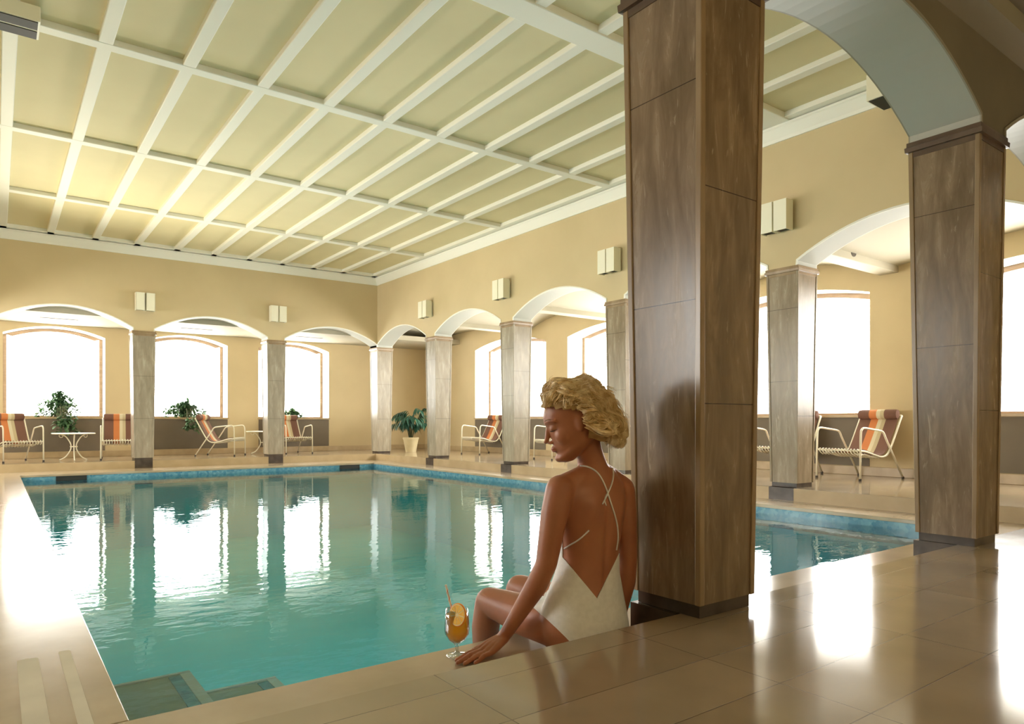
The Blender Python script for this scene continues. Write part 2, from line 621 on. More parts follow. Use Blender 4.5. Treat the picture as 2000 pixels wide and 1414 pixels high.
def opening_wall(name, s_edges, openings, z_bot, z_top, thick, to_world, mats, sill=None, rim=True, kind='structure'):
    """wall in local (s, depth, z); openings = [(s0, s1, spring, rise)], sill = height of the opening's foot or None (open to the wall's foot)"""
    mb = MB()
    NS = 20
    S0, S1 = s_edges
    ops = sorted(openings)
    def W(s, d, z): return to_world(s, d, z)
    for d in (0, thick):
        prev = S0
        for (a, b, sp, ri) in ops:
            mb.face([W(prev, d, z_bot), W(a, d, z_bot), W(a, d, z_top), W(prev, d, z_top)], 0 if d == 0 else 3)
            for k in range(NS):
                t0, t1 = -1 + 2 * k / NS, -1 + 2 * (k + 1) / NS
                s0, s1 = (a + b) / 2 + t0 * (b - a) / 2, (a + b) / 2 + t1 * (b - a) / 2
                mb.face([W(s0, d, arch_z(t0, sp, ri)), W(s1, d, arch_z(t1, sp, ri)), W(s1, d, z_top), W(s0, d, z_top)], 0 if d == 0 else 3)
            if sill is not None:
                mb.face([W(a, d, z_bot), W(b, d, z_bot), W(b, d, sill), W(a, d, sill)], 0 if d == 0 else 3)
            prev = b
        mb.face([W(prev, d, z_bot), W(S1, d, z_bot), W(S1, d, z_top), W(prev, d, z_top)], 0 if d == 0 else 3)
    for (a, b, sp, ri) in ops:
        zb = sill if sill is not None else z_bot
        mb.face([W(a, 0, zb), W(a, thick, zb), W(a, thick, sp), W(a, 0, sp)], 1)
        mb.face([W(b, 0, zb), W(b, thick, zb), W(b, thick, sp), W(b, 0, sp)], 1)
        if sill is not None:
            mb.face([W(a, 0, zb), W(b, 0, zb), W(b, thick, zb), W(a, thick, zb)], 1)
        for k in range(NS):
            t0, t1 = -1 + 2 * k / NS, -1 + 2 * (k + 1) / NS
            s0, s1 = (a + b) / 2 + t0 * (b - a) / 2, (a + b) / 2 + t1 * (b - a) / 2
            z0, z1 = arch_z(t0, sp, ri), arch_z(t1, sp, ri)
            mb.face([W(s0, 0, z0), W(s1, 0, z1), W(s1, thick, z1), W(s0, thick, z0)], 1)
        if rim:   # raised white bead round the arch on both faces
            for d0, d1 in ((-0.008, 0.0), (thick, thick + 0.008)):
                pts = [(a, zb)] + [((a + b) / 2 + t * (b - a) / 2, arch_z(t, sp, ri)) for t in [-1 + 2 * k / NS for k in range(NS + 1)]] + [(b, zb)]
                c = ((a + b) / 2, zb)
                w = 0.018
                outp = []
                for i, (s, z) in enumerate(pts):
                    p0, p1 = pts[max(i - 1, 0)], pts[min(i + 1, len(pts) - 1)]
                    tx, tz = p1[0] - p0[0], p1[1] - p0[1]
                    l = math.hypot(tx, tz)
                    outp.append((s - tz / l * w, z + tx / l * w))
                for i in range(len(pts) - 1):
                    A, B_, Cc, D_ = pts[i], pts[i + 1], outp[i + 1], outp[i]
                    mb.face([W(A[0], d0 if d0 < 0 else d1, A[1]), W(B_[0], d0 if d0 < 0 else d1, B_[1]), W(Cc[0], d0 if d0 < 0 else d1, Cc[1]), W(D_[0], d0 if d0 < 0 else d1, D_[1])], 2)
                    mb.face([W(D_[0], d0, D_[1]), W(Cc[0], d0, Cc[1]), W(Cc[0], d1, Cc[1]), W(D_[0], d1, D_[1])], 2)
                    mb.face([W(A[0], d0, A[1]), W(B_[0], d0, B_[1]), W(B_[0], d1, B_[1]), W(A[0], d1, A[1])], 2)
    # top, foot and ends
    mb.face([W(S0, 0, z_top), W(S1, 0, z_top), W(S1, thick, z_top), W(S0, thick, z_top)], 0)
    mb.face([W(S0, 0, z_bot), W(S0, thick, z_bot), W(S0, thick, z_top), W(S0, 0, z_top)], 0)
    mb.face([W(S1, 0, z_bot), W(S1, thick, z_bot), W(S1, thick, z_top), W(S1, 0, z_top)], 0)
    cuts = [S0] + [x for a, b, _, _ in ops for x in (a, b)] + [S1]
    if sill is None:
        for i in range(0, len(cuts), 2):
            mb.face([W(cuts[i], 0, z_bot), W(cuts[i + 1], 0, z_bot), W(cuts[i + 1], thick, z_bot), W(cuts[i], thick, z_bot)], 1)
    else:
        mb.face([W(S0, 0, z_bot), W(S1, 0, z_bot), W(S1, thick, z_bot), W(S0, thick, z_bot)], 0)
    return mb.build(name, mats, kind=kind)

tN = lambda y0: (lambda s, d, z: (s, y0 + d, z))
tS = lambda y0: (lambda s, d, z: (s, y0 - d, z))
tE = lambda x0: (lambda s, d, z: (x0 + d, s, z))
tW = lambda x0: (lambda s, d, z: (x0 - d, s, z))
AM = [M['wall'], M['soffit'], M['white'], M['aisle']]
h = 0.17
def arcs(cols): return [(cols[i] + h, cols[i + 1] - h, 2.262, 0.29) for i in range(len(cols) - 1)]
opening_wall('wall_north_arcade', (WW, WE), [(max(a, WW + 0.001), b, c, d) for a, b, c, d in arcs(NCOL)], ZC, ZTOP, TH, tN(WN), AM)
opening_wall('wall_east_arcade', (WS - TH, WN + TH), arcs(ECOL), ZC, ZTOP, TH, tE(WE), AM)
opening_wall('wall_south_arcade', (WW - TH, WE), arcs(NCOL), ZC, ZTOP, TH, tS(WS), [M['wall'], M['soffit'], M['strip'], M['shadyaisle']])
opening_wall('wall_west_arcade', (WS, WN + TH), arcs(ECOL), ZC, ZTOP, TH, tW(WW), AM)

# ---- outer walls with windows
SILL, SPR, RISE = 0.72, 2.26, 0.16
WM = [M['wall'], M['white'], M['white'], M['wall']]
north_win = [(c - 0.79, c + 0.79) for c in (-1.35, 0.89, 3.13, 5.35)]
east_win = [(a, a + 2.49) for a in (1.125, 4.26, 7.395, 10.53)]
ZA = 3.0
opening_wall('wall_north', (AW - 0.5, AE + 0.5), [(a, b, SPR, RISE) for a, b in north_win], 0, ZA, 0.45, tN(AN), WM, sill=SILL, rim=False)
opening_wall('wall_east', (AS - 0.3, AN), [(a, b, SPR, RISE) for a, b in east_win], 0, ZA, 0.45, tE(AE), WM, sill=SILL, rim=False)
opening_wall('wall_west', (AS - 0.3, AN), [(a, b, SPR, RISE) for a, b in east_win[1:]], 0, ZA, 0.45, tW(AW), WM, sill=SILL, rim=False)
mb = MB()
mb.box((AW - 0.45, AS - 0.3, 0), (AE + 0.45, AS, ZA))
mb.build('wall_south', M['wall'], kind='structure')

wcount = [0]
def window(a, b, T, T2, rot, cols=None):
    """arched window set deep in the wall: frame, pane, sill, recessed panel under it. T maps (s, d, z)"""
    wcount[0] += 1
    w = empty('window_%d' % wcount[0], kind='structure')
    d0, d1 = 0.38, 0.43
    N = 18
    fw = 0.058
    c, hw = (a + b) / 2, (b - a) / 2
    def outline(off):
        pts = [(a + off, SILL + off), (a + off, SPR)]
        pts += [(c + t * (hw - off), arch_z(t, SPR, RISE) - (off if abs(t) < 1 else 0)) for t in [-1 + 2 * k / N for k in range(1, N)]]
        return pts + [(b - off, SPR), (b - off, SILL + off)]
    o, i = outline(0.0), outline(fw)
    mb = MB()
    n = len(o)
    for k in range(n):
        k2 = (k + 1) % n
        for d in (d0, d1):
            mb.face([T(o[k][0], d, o[k][1]), T(o[k2][0], d, o[k2][1]), T(i[k2][0], d, i[k2][1]), T(i[k][0], d, i[k][1])])
        mb.face([T(i[k][0], d0, i[k][1]), T(i[k2][0], d0, i[k2][1]), T(i[k2][0], d1, i[k2][1]), T(i[k][0], d1, i[k][1])])
    mb.build('window_frame', M['wood'], w)
    mb = MB()
    mb.face([T(s, (d0 + d1) / 2, z) for s, z in i])
    mb.build('pane', M['pane'], w)
    mb = MB()
    def bx(s0, s1, e0, e1, z0, z1):
        p, q = T(s0, e0, z0), T(s1, e1, z1)
        mb.box([min(p[k], q[k]) for k in range(3)], [max(p[k], q[k]) for k in range(3)])
    bx(a - 0.02, b + 0.02, -0.03, 0.38, SILL, SILL + 0.03)
    mb.build('window_sill', M['base'], w)
    mb = MB()
    bx(a, b, -0.006, 0.004, 0.115, SILL - 0.005)
    mb.build('panel_under_window', M['niche'], w)
    p = portal('daylight_portal', T(c, 0.42, (SILL + 2.42) / 2), rot, b - a, 2.42 - SILL)
    return w
for a, b in north_win: window(a, b, tN(AN), None, (-math.pi / 2, 0, 0))
for a, b in east_win: window(a, b, tE(AE), None, (math.pi / 2, 0, math.pi / 2))
for a, b in east_win[1:]: window(a, b, tW(AW), None, (math.pi / 2, 0, -math.pi / 2))

# ---- baseboards
for nm, a, b in (('baseboard_north', (AW, AN - 0.02, 0), (AE, AN, 0.11)), ('baseboard_east', (AE - 0.02, AS, 0), (AE, AN - 0.02, 0.11)),
                 ('baseboard_west', (AW, AS, 0), (AW + 0.02, AN - 0.02, 0.11)), ('baseboard_south', (AW, AS, 0), (AE, AS + 0.02, 0.11))):
    mb = MB()
    mb.box(a, b)
    mb.build(nm, M['base'], kind='structure', bevel=0.004)

# ---- aisle ceilings
mb = MB()
mb.box((AW, WN + TH, 2.46), (AE, AN, 2.56))
mb.build('ceiling_north_aisle', M['aisle'], kind='structure')
mb = MB()
mb.box((AW, AS, 2.78), (AE, WS - TH, 2.88))
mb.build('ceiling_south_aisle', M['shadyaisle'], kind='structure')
mb = MB()
mb.box((AW, WS - TH - 0.14, 2.68), (WE + TH, WS - TH - 0.0, 2.78))
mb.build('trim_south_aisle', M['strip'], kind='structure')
def vault(name, x0, x1, cols):
    """shallow barrel vaults between cross beams"""
    mb = MB()
    ys = [AS] + cols[1:] + [AN]
    for j in range(len(ys) - 1):
        a, b = ys[j], ys[j + 1]
        if j > 0: a += 0.11
        if j < len(ys) - 2: b -= 0.11
        N = 14
        for k in range(N):
            t0, t1 = -1 + 2 * k / N, -1 + 2 * (k + 1) / N
            y0, y1 = (a + b) / 2 + t0 * (b - a) / 2, (a + b) / 2 + t1 * (b - a) / 2
            z0, z1 = 2.52 + 0.20 * (1 - t0 ** 2), 2.52 + 0.20 * (1 - t1 ** 2)
            mb.face([(x0, y0, z0), (x1, y0, z0), (x1, y1, z1), (x0, y1, z1)])
    o = mb.build(name, M['aisle'], kind='structure', smooth=True)
    for y in cols[1:]:
        m2 = MB()
        m2.box((x0, y - 0.11, 2.44), (x1, y + 0.11, 2.60))
        m2.build('beam', M['aisle'], o, bevel=0.006)
    return o
vault('ceiling_east_aisle', WE + TH, AE, ECOL[:-1])
vault('ceiling_west_aisle', AW, WW - TH, ECOL[:-1])

# ---- coffered ceiling over the pool
mb = MB()
mb.box((WW - TH, WS - TH, 3.705), (WE + TH, WN + TH, 3.85))
ceiling = mb.build('ceiling', M['ceil'], kind='structure')
SP = 0.6135
ZB = 3.655
xs = [0.70 + SP * k for k in range(-1, 9)]
ys = [4.01, 6.385, 8.74, 11.11]
for i, x in enumerate(xs):
    mb = MB()
    mb.box((x - 0.052, WS, ZB), (x + 0.052, WN, 3.707))
    mb.build('beam', M['white'], ceiling, bevel=0.008)
for i, y in enumerate(ys):
    w = 0.115 if i == 0 else 0.062
    mb = MB()
    mb.box((WW, y - w, ZB - (0.012 if i == 0 else 0.002)), (WE, y + w, 3.707))
    mb.build('beam', M['white'], ceiling, bevel=0.008)
# border beams + moulded cornice
for nm, a, b in (('beam', (WW, WN - 0.17, ZB), (WE, WN, 3.707)), ('beam', (WE - 0.17, WS, ZB), (WE, WN, 3.707)), ('beam', (WW, WS, ZB), (WE, WS + 0.17, 3.707)), ('beam', (WW, WS, ZB), (WW + 0.17, WN, 3.707))):
    mb = MB()
    mb.box(a, b)
    mb.build(nm, M['white'], ceiling)
prof = [(0, 3.50), (0.018, 3.50), (0.028, 3.53), (0.075, 3.615), (0.085, 3.625), (0.085, 3.645), (0, 3.645)]
def cornice(name, T, s0, s1):
    mb = MB()
    mb.rings([[T(s0, d, z) for d, z in prof], [T(s1, d, z) for d, z in prof]])
    mb.build(name, M['white'], kind='structure')
cornice('trim_north_cornice', lambda s, d, z: (s, WN - d, z), WW, WE)
cornice('trim_east_cornice', lambda s, d, z: (WE - d, s, z), WS, WN)
cornice('trim_south_cornice', lambda s, d, z: (s, WS + d, z), WW, WE)
cornice('trim_west_cornice', lambda s, d, z: (WW + d, s, z), WS, WN)

# ---- floors: aisles (z 0), coping (z COP), steps, basin, water
FN, FE, FS, FW = 13.36, 6.385, 1.58, 0.20
CW = -0.30                                   # floor edge along the west beyond the steps
def slab(name, x0, x1, y0, y1):
    mb = MB()
    mb.box((x0, y0, -0.20), (x1, y1, 0))
    return mb.build(name, M['floor'], kind='structure')
slab('floor_south_aisle', AW, AE, AS, FS)
slab('floor_east_aisle', FE, AE, FS, AN)
slab('floor_north_aisle', AW, FE, FN, AN)
slab('floor_west_aisle', AW, CW, FS, FN)
# step risers in plain stone, a skin 4 mm proud of the slabs
mb = MB()
mb.box((FE - 0.004, FS, COP), (FE, FN, -0.003))
mb.build('trim_east_riser', M['riser'], kind='structure')
mb = MB()
mb.box((CW, FN - 0.004, COP), (FE, FN, -0.003))
mb.build('trim_north_riser', M['riser'], kind='structure')
mb = MB()
mb.box((CW, FS, COP), (CW + 0.004, FN, -0.003))
mb.build('trim_west_riser', M['riser'], kind='structure')
def inlay(name, x0, x1, ya, yb):
    mb = MB()
    w = (x1 - x0) / 2
    pts = [(x0, ya), (x1, ya)] + [((x0 + x1) / 2 + w * math.cos(a), yb + 0.6 * w * math.sin(a)) for a in [math.pi * k / 10 for k in range(11)]]
    mb.rings([[(x, y, COP - 0.004) for x, y in pts], [(x, y, COP + 0.0015) for x, y in pts]])
    mb.build(name, M['inlay'], kind='structure')
inlay('trim_1', 0.172, 0.206, 1.60, 2.83)
inlay('trim_2', 0.055, 0.114, 1.60, 2.80)
mb = MB()
mb.box((CW, FS, COP), (FE, FS + 0.004, -0.003))
mb.build('trim_south_riser', M['riser'], kind='structure')

cop = MB()
o = 0.012
cop.box((CW, FS, COP - 0.034), (FE, PY0, COP))
cop.box((CW, PY0, COP - 0.034), (PX0, PY1, COP))
cop.box((PX1, PY0, COP - 0.034), (FE, PY1, COP))
cop.box((CW, PY1, COP - 0.034), (FE, FN, COP))
cop.build('floor_pool_coping', M['coping'], kind='structure', bevel=0.004)
# basin
bs = MB()
D = -1.35
q = o
X0, X1, Y0, Y1 = PX0 - q, PX1 + q, PY0 - q, PY1 + q
bs.face([(X0, Y0, D), (X1, Y0, D), (X1, Y1, D), (X0, Y1, D)])
for a, b in (((X0, Y0), (X1, Y0)), ((X1, Y0), (X1, Y1)), ((X1, Y1), (X0, Y1)), ((X0, Y1), (X0, Y0))):
    bs.face([(*a, D), (*b, D), (*b, COP - 0.034), (*a, COP - 0.034)])
bs.build('floor_pool_basin', M['basin'], kind='structure')
mb = MB()
e = 0.006
for a, b in (((X0 + e, Y1 - e), (X1 - e, Y1)), ((X1 - e, Y0), (X1, Y1)), ((X0, Y0), (X1, Y0 + e)), ((X0, Y0), (X0 + e, Y1))):
    mb = MB()
    mb.box((*a, WAT - 0.12), (*b, COP - 0.034))
    mb.build('trim_pool_mosaic', M['mosaic'], kind='structure')
mb = MB()
mb.face([(X0 + e, Y0 + e, WAT), (X1 - e, Y0 + e, WAT), (X1 - e, Y1 - e, WAT), (X0 + e, Y1 - e, WAT)])
wobj = mb.build('water', M['water'], kind='stuff')
tag(wobj, 'calm teal pool water mirroring the bright arched windows', 'water')

# submerged entry steps in the near left corner
st = empty('pool_steps', (0.3, 2.1, D), 0, 'pale submerged entry steps with white edge bands in the near left pool corner', 'steps')
def pstep(x1, y1, z, nm):
    m_ = MB()
    m_.box(((X0 + e + 0.001 if nm == 0 else 0.6375) - 0.3, Y0 + e + 0.001 - 2.1, 0), (x1 - 0.3, y1 - 2.1, z - D))
    a = m_.build('step_block', M['tread'], st)
    m_ = MB()
    w_ = 0.035
    m_.box((x1 - 0.3 - 0.04, Y0 + e + 0.001 - 2.1, z - D), (x1 - 0.3, y1 - 2.1, z - D + 0.004))
    m_.box(((X0 + e + 0.001 if nm == 0 else 0.6375) - 0.3, y1 - 2.1 - 0.02, z - D), (x1 - 0.3, y1 - 2.1, z - D + 0.005))
    m_.build('edge_band', M['treadw'], a)
    m_ = MB()
    m_.box((x1 - 0.3 - 0.085, Y0 + e + 0.001 - 2.1, z - D), (x1 - 0.3 - 0.042, y1 - 2.1 - 0.035, z - D + 0.004))
    m_.build('dark_stripe', M['mosaic'], a)
pstep(0.637, 3.07, -0.36, 0)
pstep(0.985, 3.07, -0.46, 1)

# pool skimmer openings
def skimmer(x, label):
    t = empty('pool_skimmer', (x, PY1, COP - 0.036), 0, label, 'skimmer', 'skimmer openings in the far pool wall')
    m_ = MB()
    m_.box((-0.19, -0.006, -0.062), (0.19, 0.008, 0.0))
    m_.build('opening', M['dark'], t)
    m_ = MB()
    for a, b in (((-0.20, -0.012, -0.004), (0.20, 0.0, 0.004)), ((-0.20, -0.012, -0.07), (0.20, 0.0, -0.062)), ((-0.20, -0.012, -0.066), (-0.19, 0.0, 0.0)), ((0.19, -0.012, -0.066), (0.20, 0.0, 0.0))):
        m_.box(a, b)
    m_.build('frame', M['dark'], t)
skimmer(0.93, 'dark skimmer slot in blue tile band below the leftmost white table')
skimmer(5.45, 'dark skimmer slot in blue tile band beside the far right pool corner')

# ------------------------------------------------------------------ columns
def make_column(stone):
    root = empty('column')
    B, T_, z0, z1 = 0.152, 0.178, 0.045, 2.165
    mb = MB()
    def sq(hh, z): return [(-hh, -hh, z), (hh, -hh, z), (hh, hh, z), (-hh, hh, z)]
    mb.rings([sq(B - 0.006, z0), sq(T_ - 0.006, z1)])
    mb.build('shaft', stone, root)
    for sx_ in (-1, 1):
        for sy_ in (-1, 1):
            mb = MB()
            def cs(hh, z):
                w = 0.024
                x0, x1 = sorted((sx_ * hh, sx_ * (hh - w)))
                y0, y1 = sorted((sy_ * hh, sy_ * (hh - w)))
                return [(x0, y0, z), (x1, y0, z), (x1, y1, z), (x0, y1, z)]
            mb.rings([cs(B, z0), cs(T_, z1)])
            mb.build('corner_strip', M['travedge'] if stone is M['trav'] else stone, root, bevel=0.003)
    mb = MB()
    mb.rings([sq(T_ - 0.003, z1 - 0.028), sq(T_ - 0.003, z1), sq(T_ + 0.012, z1 + 0.002), sq(T_ + 0.014, z1 + 0.028), sq(T_ + 0.006, z1 + 0.032), sq(T_ + 0.006, ZC)])
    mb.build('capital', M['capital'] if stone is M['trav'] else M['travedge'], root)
    mb = MB()
    mb.rings([sq(B - 0.014, 0.001), sq(B - 0.014, z0)])
    mb.build('plinth', M['plinth'], root)
    return root
def footing(root, x0, x1, y0, y1):
    """the part of the plinth that reaches down to the coping"""
    mb = MB()
    mb.box((x0, y0, COP + 0.001), (x1, y1, 0.0))
    mb.build('footing', M['plinth'], root)
protos = {k: make_column(M[k]) for k in ('trav', 'travhalflit', 'travlit')}
remember(None)
used_protos = set()
cols = [
 ((2.035, 1.637), 'massive brown travertine column the woman leans against, nearest the camera', 's'),
 ((4.295, 1.637), 'brown travertine column at the right edge on the near arcade', 's'),
 ((6.575, 1.637), 'travertine column at the near corner hidden behind the right-hand near column', 's'),
 ((2.045, 13.49), 'glare-lightened travertine column on the far side between the first and second arched windows', 'n'),
 ((4.305, 13.49), 'glare-lightened travertine column on the far side between the second and third arched windows', 'n'),
 ((6.575, 13.49), 'travertine column in the far corner where the two arcades meet', 'c'),
 ((6.575, 11.11), 'travertine column right of the potted palm on the right-hand arcade', 'e'),
 ((6.575, 8.74), 'travertine column on the right-hand arcade just left of the woman\'s head', 'e'),
 ((6.575, 6.385), 'travertine column directly behind the woman\'s hair, partly hidden by the big column', 'e'),
 ((6.575, 4.03), 'travertine column between the big column and the striped chair on the right', 'e'),
 ((-0.40, 13.49), 'travertine column beyond the left edge of the far arcade', 'n'),
 ((-0.435, 4.03), 'west arcade column nearest the entry steps', 'w'),
 ((-0.435, 6.385), 'west arcade column second from the entry steps', 'w'),
 ((-0.435, 8.74), 'west arcade column third from the entry steps', 'w'),
 ((-0.435, 11.11), 'west arcade column fourth from the entry steps', 'w'),
]
for i, ((x, y), lab, sd) in enumerate(cols):
    k = 'trav' if sd in 'sw' else ('travhalflit' if (x > 6 and y < 7) else 'travlit')  # columns further off get the stone with light painted in
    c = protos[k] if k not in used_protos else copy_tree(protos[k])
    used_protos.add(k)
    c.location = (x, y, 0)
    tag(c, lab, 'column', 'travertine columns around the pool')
    p = 0.138
    if sd == 's': footing(c, -0.158, p, FS + 0.005 - y, p + 0.02)
    if sd in 'nc': footing(c, -p, p, -p, FN - 0.005 - y)
    if sd == 'e': footing(c, -p - 0.003, FE - 0.005 - x, -p, p)

# ------------------------------------------------------------------ wall sconces
def make_sconce():
    """faces -Y, origin on the wall at its foot"""
    root = empty('wall_sconce')
    mb = MB()
    mb.box((-0.12, -0.03, 0.02), (0.12, 0, 0.28))
    mb.build('back_plate', M['white'], root)
    for sg in (-1, 1):
        x0, x1 = sorted((sg * 0.009, sg * 0.148))
        mb = MB()
        t = 0.008
        mb.box((x0, -0.15, 0), (x1, -0.15 + t, 0.30))
        mb.box((x0, -0.15, 0), (x0 + t, -0.03, 0.30))
        mb.box((x1 - t, -0.15, 0), (x1, -0.03, 0.30))
        sh = mb.build('lamp_shade', M['shade'], root)
        for zz in (0.012, 0.28):
            mb = MB()
            mb.box((x0 + t, -0.15 + t, zz), (x1 - t, -0.03, zz + 0.008))
            mb.build('inner_baffle', M['dark'], sh)
    return root
sc = make_sconce()
remember(sc)
spots = [((2.045, WN, 2.555), 0, 'cream twin-shade wall sconce above the left far column'),
         ((4.305, WN, 2.555), 0, 'cream twin-shade wall sconce above the second far column, middle of far wall'),
         ((WE, 11.16, 2.565), math.pi / 2, 'cream twin-shade wall sconce on the right wall nearest the far corner'),
         ((WE, 8.78, 2.565), math.pi / 2, 'cream twin-shade wall sconce second from the far corner on the right wall'),
         ((WE, 6.41, 2.565), math.pi / 2, 'cream twin-shade wall sconce just left of the big brown column'),
         ((WE, 4.04, 2.565), math.pi / 2, 'cream twin-shade wall sconce just right of the big brown column')]
for i, (loc, rz, lab) in enumerate(spots):
    c = sc if i == 0 else copy_tree(sc)
    c.location = loc
    c.rotation_euler = (0, 0, -rz)
    tag(c, lab, 'wall lamp', 'twin-shade wall sconces')
def ceiling_unit(loc, lab, hgt):
    t = empty('ceiling_speaker', loc, 0, lab, 'ceiling fixture', 'boxy ceiling fixtures')
    mb = MB()
    mb.box((-0.15, -0.15, 0.0), (0.15, 0.15, hgt))
    mb.build('housing', M['shade'], t, bevel=0.004)
    for k in (-1, 1):
        mb = MB()
        mb.box((-0.135, min(k * 0.015, k * 0.135), -0.006), (0.135, max(k * 0.015, k * 0.135), 0.0))
        mb.build('grille', M['dark'], t)
ceiling_unit((6.20, 2.86, 3.43), 'cream ceiling box with dark underside beside the arch at upper right', 0.225)
ceiling_unit((0.11, 6.20, 3.545), 'grey ceiling box with two dark panels at the upper left corner', 0.11)

# ceiling vents of the aisles
def slot_vent(x, y, lab):
    t = empty('ceiling_vent', (x, y, 2.46), 0, lab, 'vent', 'slot vents in the far aisle ceiling')
    mb = MB()
    mb.box((-0.28, -0.05, -0.006), (0.28, 0.05, 0.0))
    mb.build('grille', M['vent'], t)
slot_vent(0.89, 14.45, 'long slot vent in the far aisle ceiling above the leftmost window')
slot_vent(3.13, 14.45, 'long slot vent in the far aisle ceiling above the middle window')
slot_vent(5.37, 14.45, 'long slot vent in the far aisle ceiling above the window by the corner')
t = empty('downlight', (7.6, 3.915, 2.53), 0, 'round downlight set in the ceiling beam above the striped chair at right', 'ceiling light')
mb = MB()
mb.rings([[(0.055 * math.cos(a), d, 0.05 * math.sin(a)) for a in [2 * math.pi * k / 20 for k in range(20)]] for d in (0.0, 0.012)])
mb.build('rim', M['vent'], t)

# ------------------------------------------------------------------ lounge chairs
def make_chair():
    """low tubular lounge chair, faces -Y, origin on the floor under the seat"""
    root = empty('lounge_chair')
    R_ = 0.0115
    for sx in (-0.285, 0.285):
        mb = MB()
        side = [(sx, -0.33, 0.02), (sx, -0.325, 0.36), (sx, -0.318, 0.53), (sx, -0.30, 0.575), (sx, -0.26, 0.592), (sx, -0.10, 0.575), (sx, 0.03, 0.558), (sx, 0.075, 0.535), (sx, 0.11, 0.48), (sx, 0.42, 0.02)]
        mb.tube(side[:2] + smoothpath(side[1:-1], 5)[1:] + [side[-1]], R_, 8)
        fr = mb.build('side_frame', M['metal'], root, smooth=True)
        for y in (-0.33, 0.424):
            mb = MB()
            mb.tube([(sx, y, 0.0), (sx, y, 0.025)], 0.016, 10)
            mb.build('rubber_foot', M['rubber'], fr, smooth=False)
    prof = [(-0.315, 0.335), (-0.20, 0.325), (-0.05, 0.285), (0.06, 0.262), (0.15, 0.275), (0.22, 0.34), (0.32, 0.51), (0.44, 0.735)]
    path = smoothpath([(0, a, b) for a, b in prof], 5)
    for sx in (-0.262, 0.262):
        mb = MB()
        mb.tube([(sx, p.y, p.z) for p in path], R_, 8)
        mb.build('seat_rail', M['metal'], root, smooth=True)
    for (y, z) in ((-0.315, 0.335), (0.06, 0.262), (0.44, 0.735)):
        mb = MB()
        mb.tube([(-0.285 if y < 0 else -0.262, y, z), (0.285 if y < 0 else 0.262, y, z)], R_ * 0.9, 8)
        mb.build('cross_bar', M['metal'], root, smooth=True)
    # white lacing: cords round the front bar and under the seat
    mb = MB()
    n = 13
    for k in range(n):
        x = -0.245 + 0.49 * k / (n - 1)
        mb.tube([(x, -0.335, 0.335), (x + 0.01, -0.33, 0.31), (x + 0.012, -0.29, 0.285), (x, -0.20, 0.30), (x, -0.05, 0.262), (x, 0.06, 0.245)], 0.0065, 6)
        mb.tube([(x, -0.337, 0.337), (x, -0.318, 0.353), (x, -0.295, 0.343)], 0.0065, 6)
    mb.build('seat_lacing', M['lace'], root, smooth=True)
    # striped canvas over seat and back
    mb = MB()
    cl = [Vector((0, p.y, p.z)) for p in path]
    off = 0.016
    top, bot = [], []
    for i, p in enumerate(cl):
        t = (cl[min(i + 1, len(cl) - 1)] - cl[max(i - 1, 0)]).normalized()
        nrm = Vector((0, -t.z, t.y))
        if nrm.z < 0 and i < 4: nrm = -nrm
        sag = 0.0
        top.append(p + nrm * (off + 0.008))
        bot.append(p + nrm * off)
    xs_ = [-0.24, -0.12, 0, 0.12, 0.24]
    rings = []
    for tp, bt in zip(top, bot):
        ring = [(x, tp.y, tp.z - 0.010 * (1 - (x / 0.24) ** 2)) for x in xs_] + [(x, bt.y, bt.z - 0.010 * (1 - (x / 0.24) ** 2)) for x in reversed(xs_)]
        rings.append(ring)
    mb.rings(rings)
    mb.build('canvas', M['stripe'], root, smooth=True, angle=0.7)
    # rolled headrest
    mb = MB()
    e_ = top[-1]
    c_ = Vector((0, e_.y - 0.028, e_.z + 0.005))
    N = 16
    rr = []
    for x, f in ((-0.25, 0.55), (-0.245, 0.9), (-0.22, 1), (0.22, 1), (0.245, 0.9), (0.25, 0.55)):
        rr.append([(x, c_.y + 0.042 * f * math.cos(2 * math.pi * k / N), c_.z + 0.058 * f * math.sin(2 * math.pi * k / N)) for k in range(N)])
    mb.rings(rr)
    mb.build('headrest_roll', M['stripe'], root, smooth=True, angle=0.9)
    return root
ch = make_chair()
remember(None)
chairs = [((8.12, 4.15), -math.pi / 2 - 0.16, 'striped lounge chair in full view between the two right-hand columns'),
          ((8.10, 5.09), -math.pi / 2, 'lounge chair mostly hidden by a column, just left of the fully seen right-hand chair'),
          ((8.11, 11.93), -math.pi / 2 + 0.12, 'striped lounge chair on the right aisle, right of the potted palm'),
          ((8.05, 9.45), -math.pi / 2 - 0.1, 'lounge chair seen just left of the woman\'s face'),
          ((1.78, 14.15), -0.12, 'lounge chair with orange and brown stripes left of the left far column'),
          ((0.27, 14.2), 0.30, 'lounge chair cut off beside the round table at the left edge'),
          ((3.62, 14.45), 0.95, 'lounge chair turned sideways under the middle far window'),
          ((5.07, 14.60), 0.06, 'lounge chair facing the pool just right of the middle far column')]
for i, ((x, y), rz, lab) in enumerate(chairs):
    c = ch if i == 0 else copy_tree(ch)
    c.location = (x, y, 0.0)
    c.rotation_euler = (0, 0, rz)
    tag(c, lab, 'chair', 'striped tubular lounge chairs')

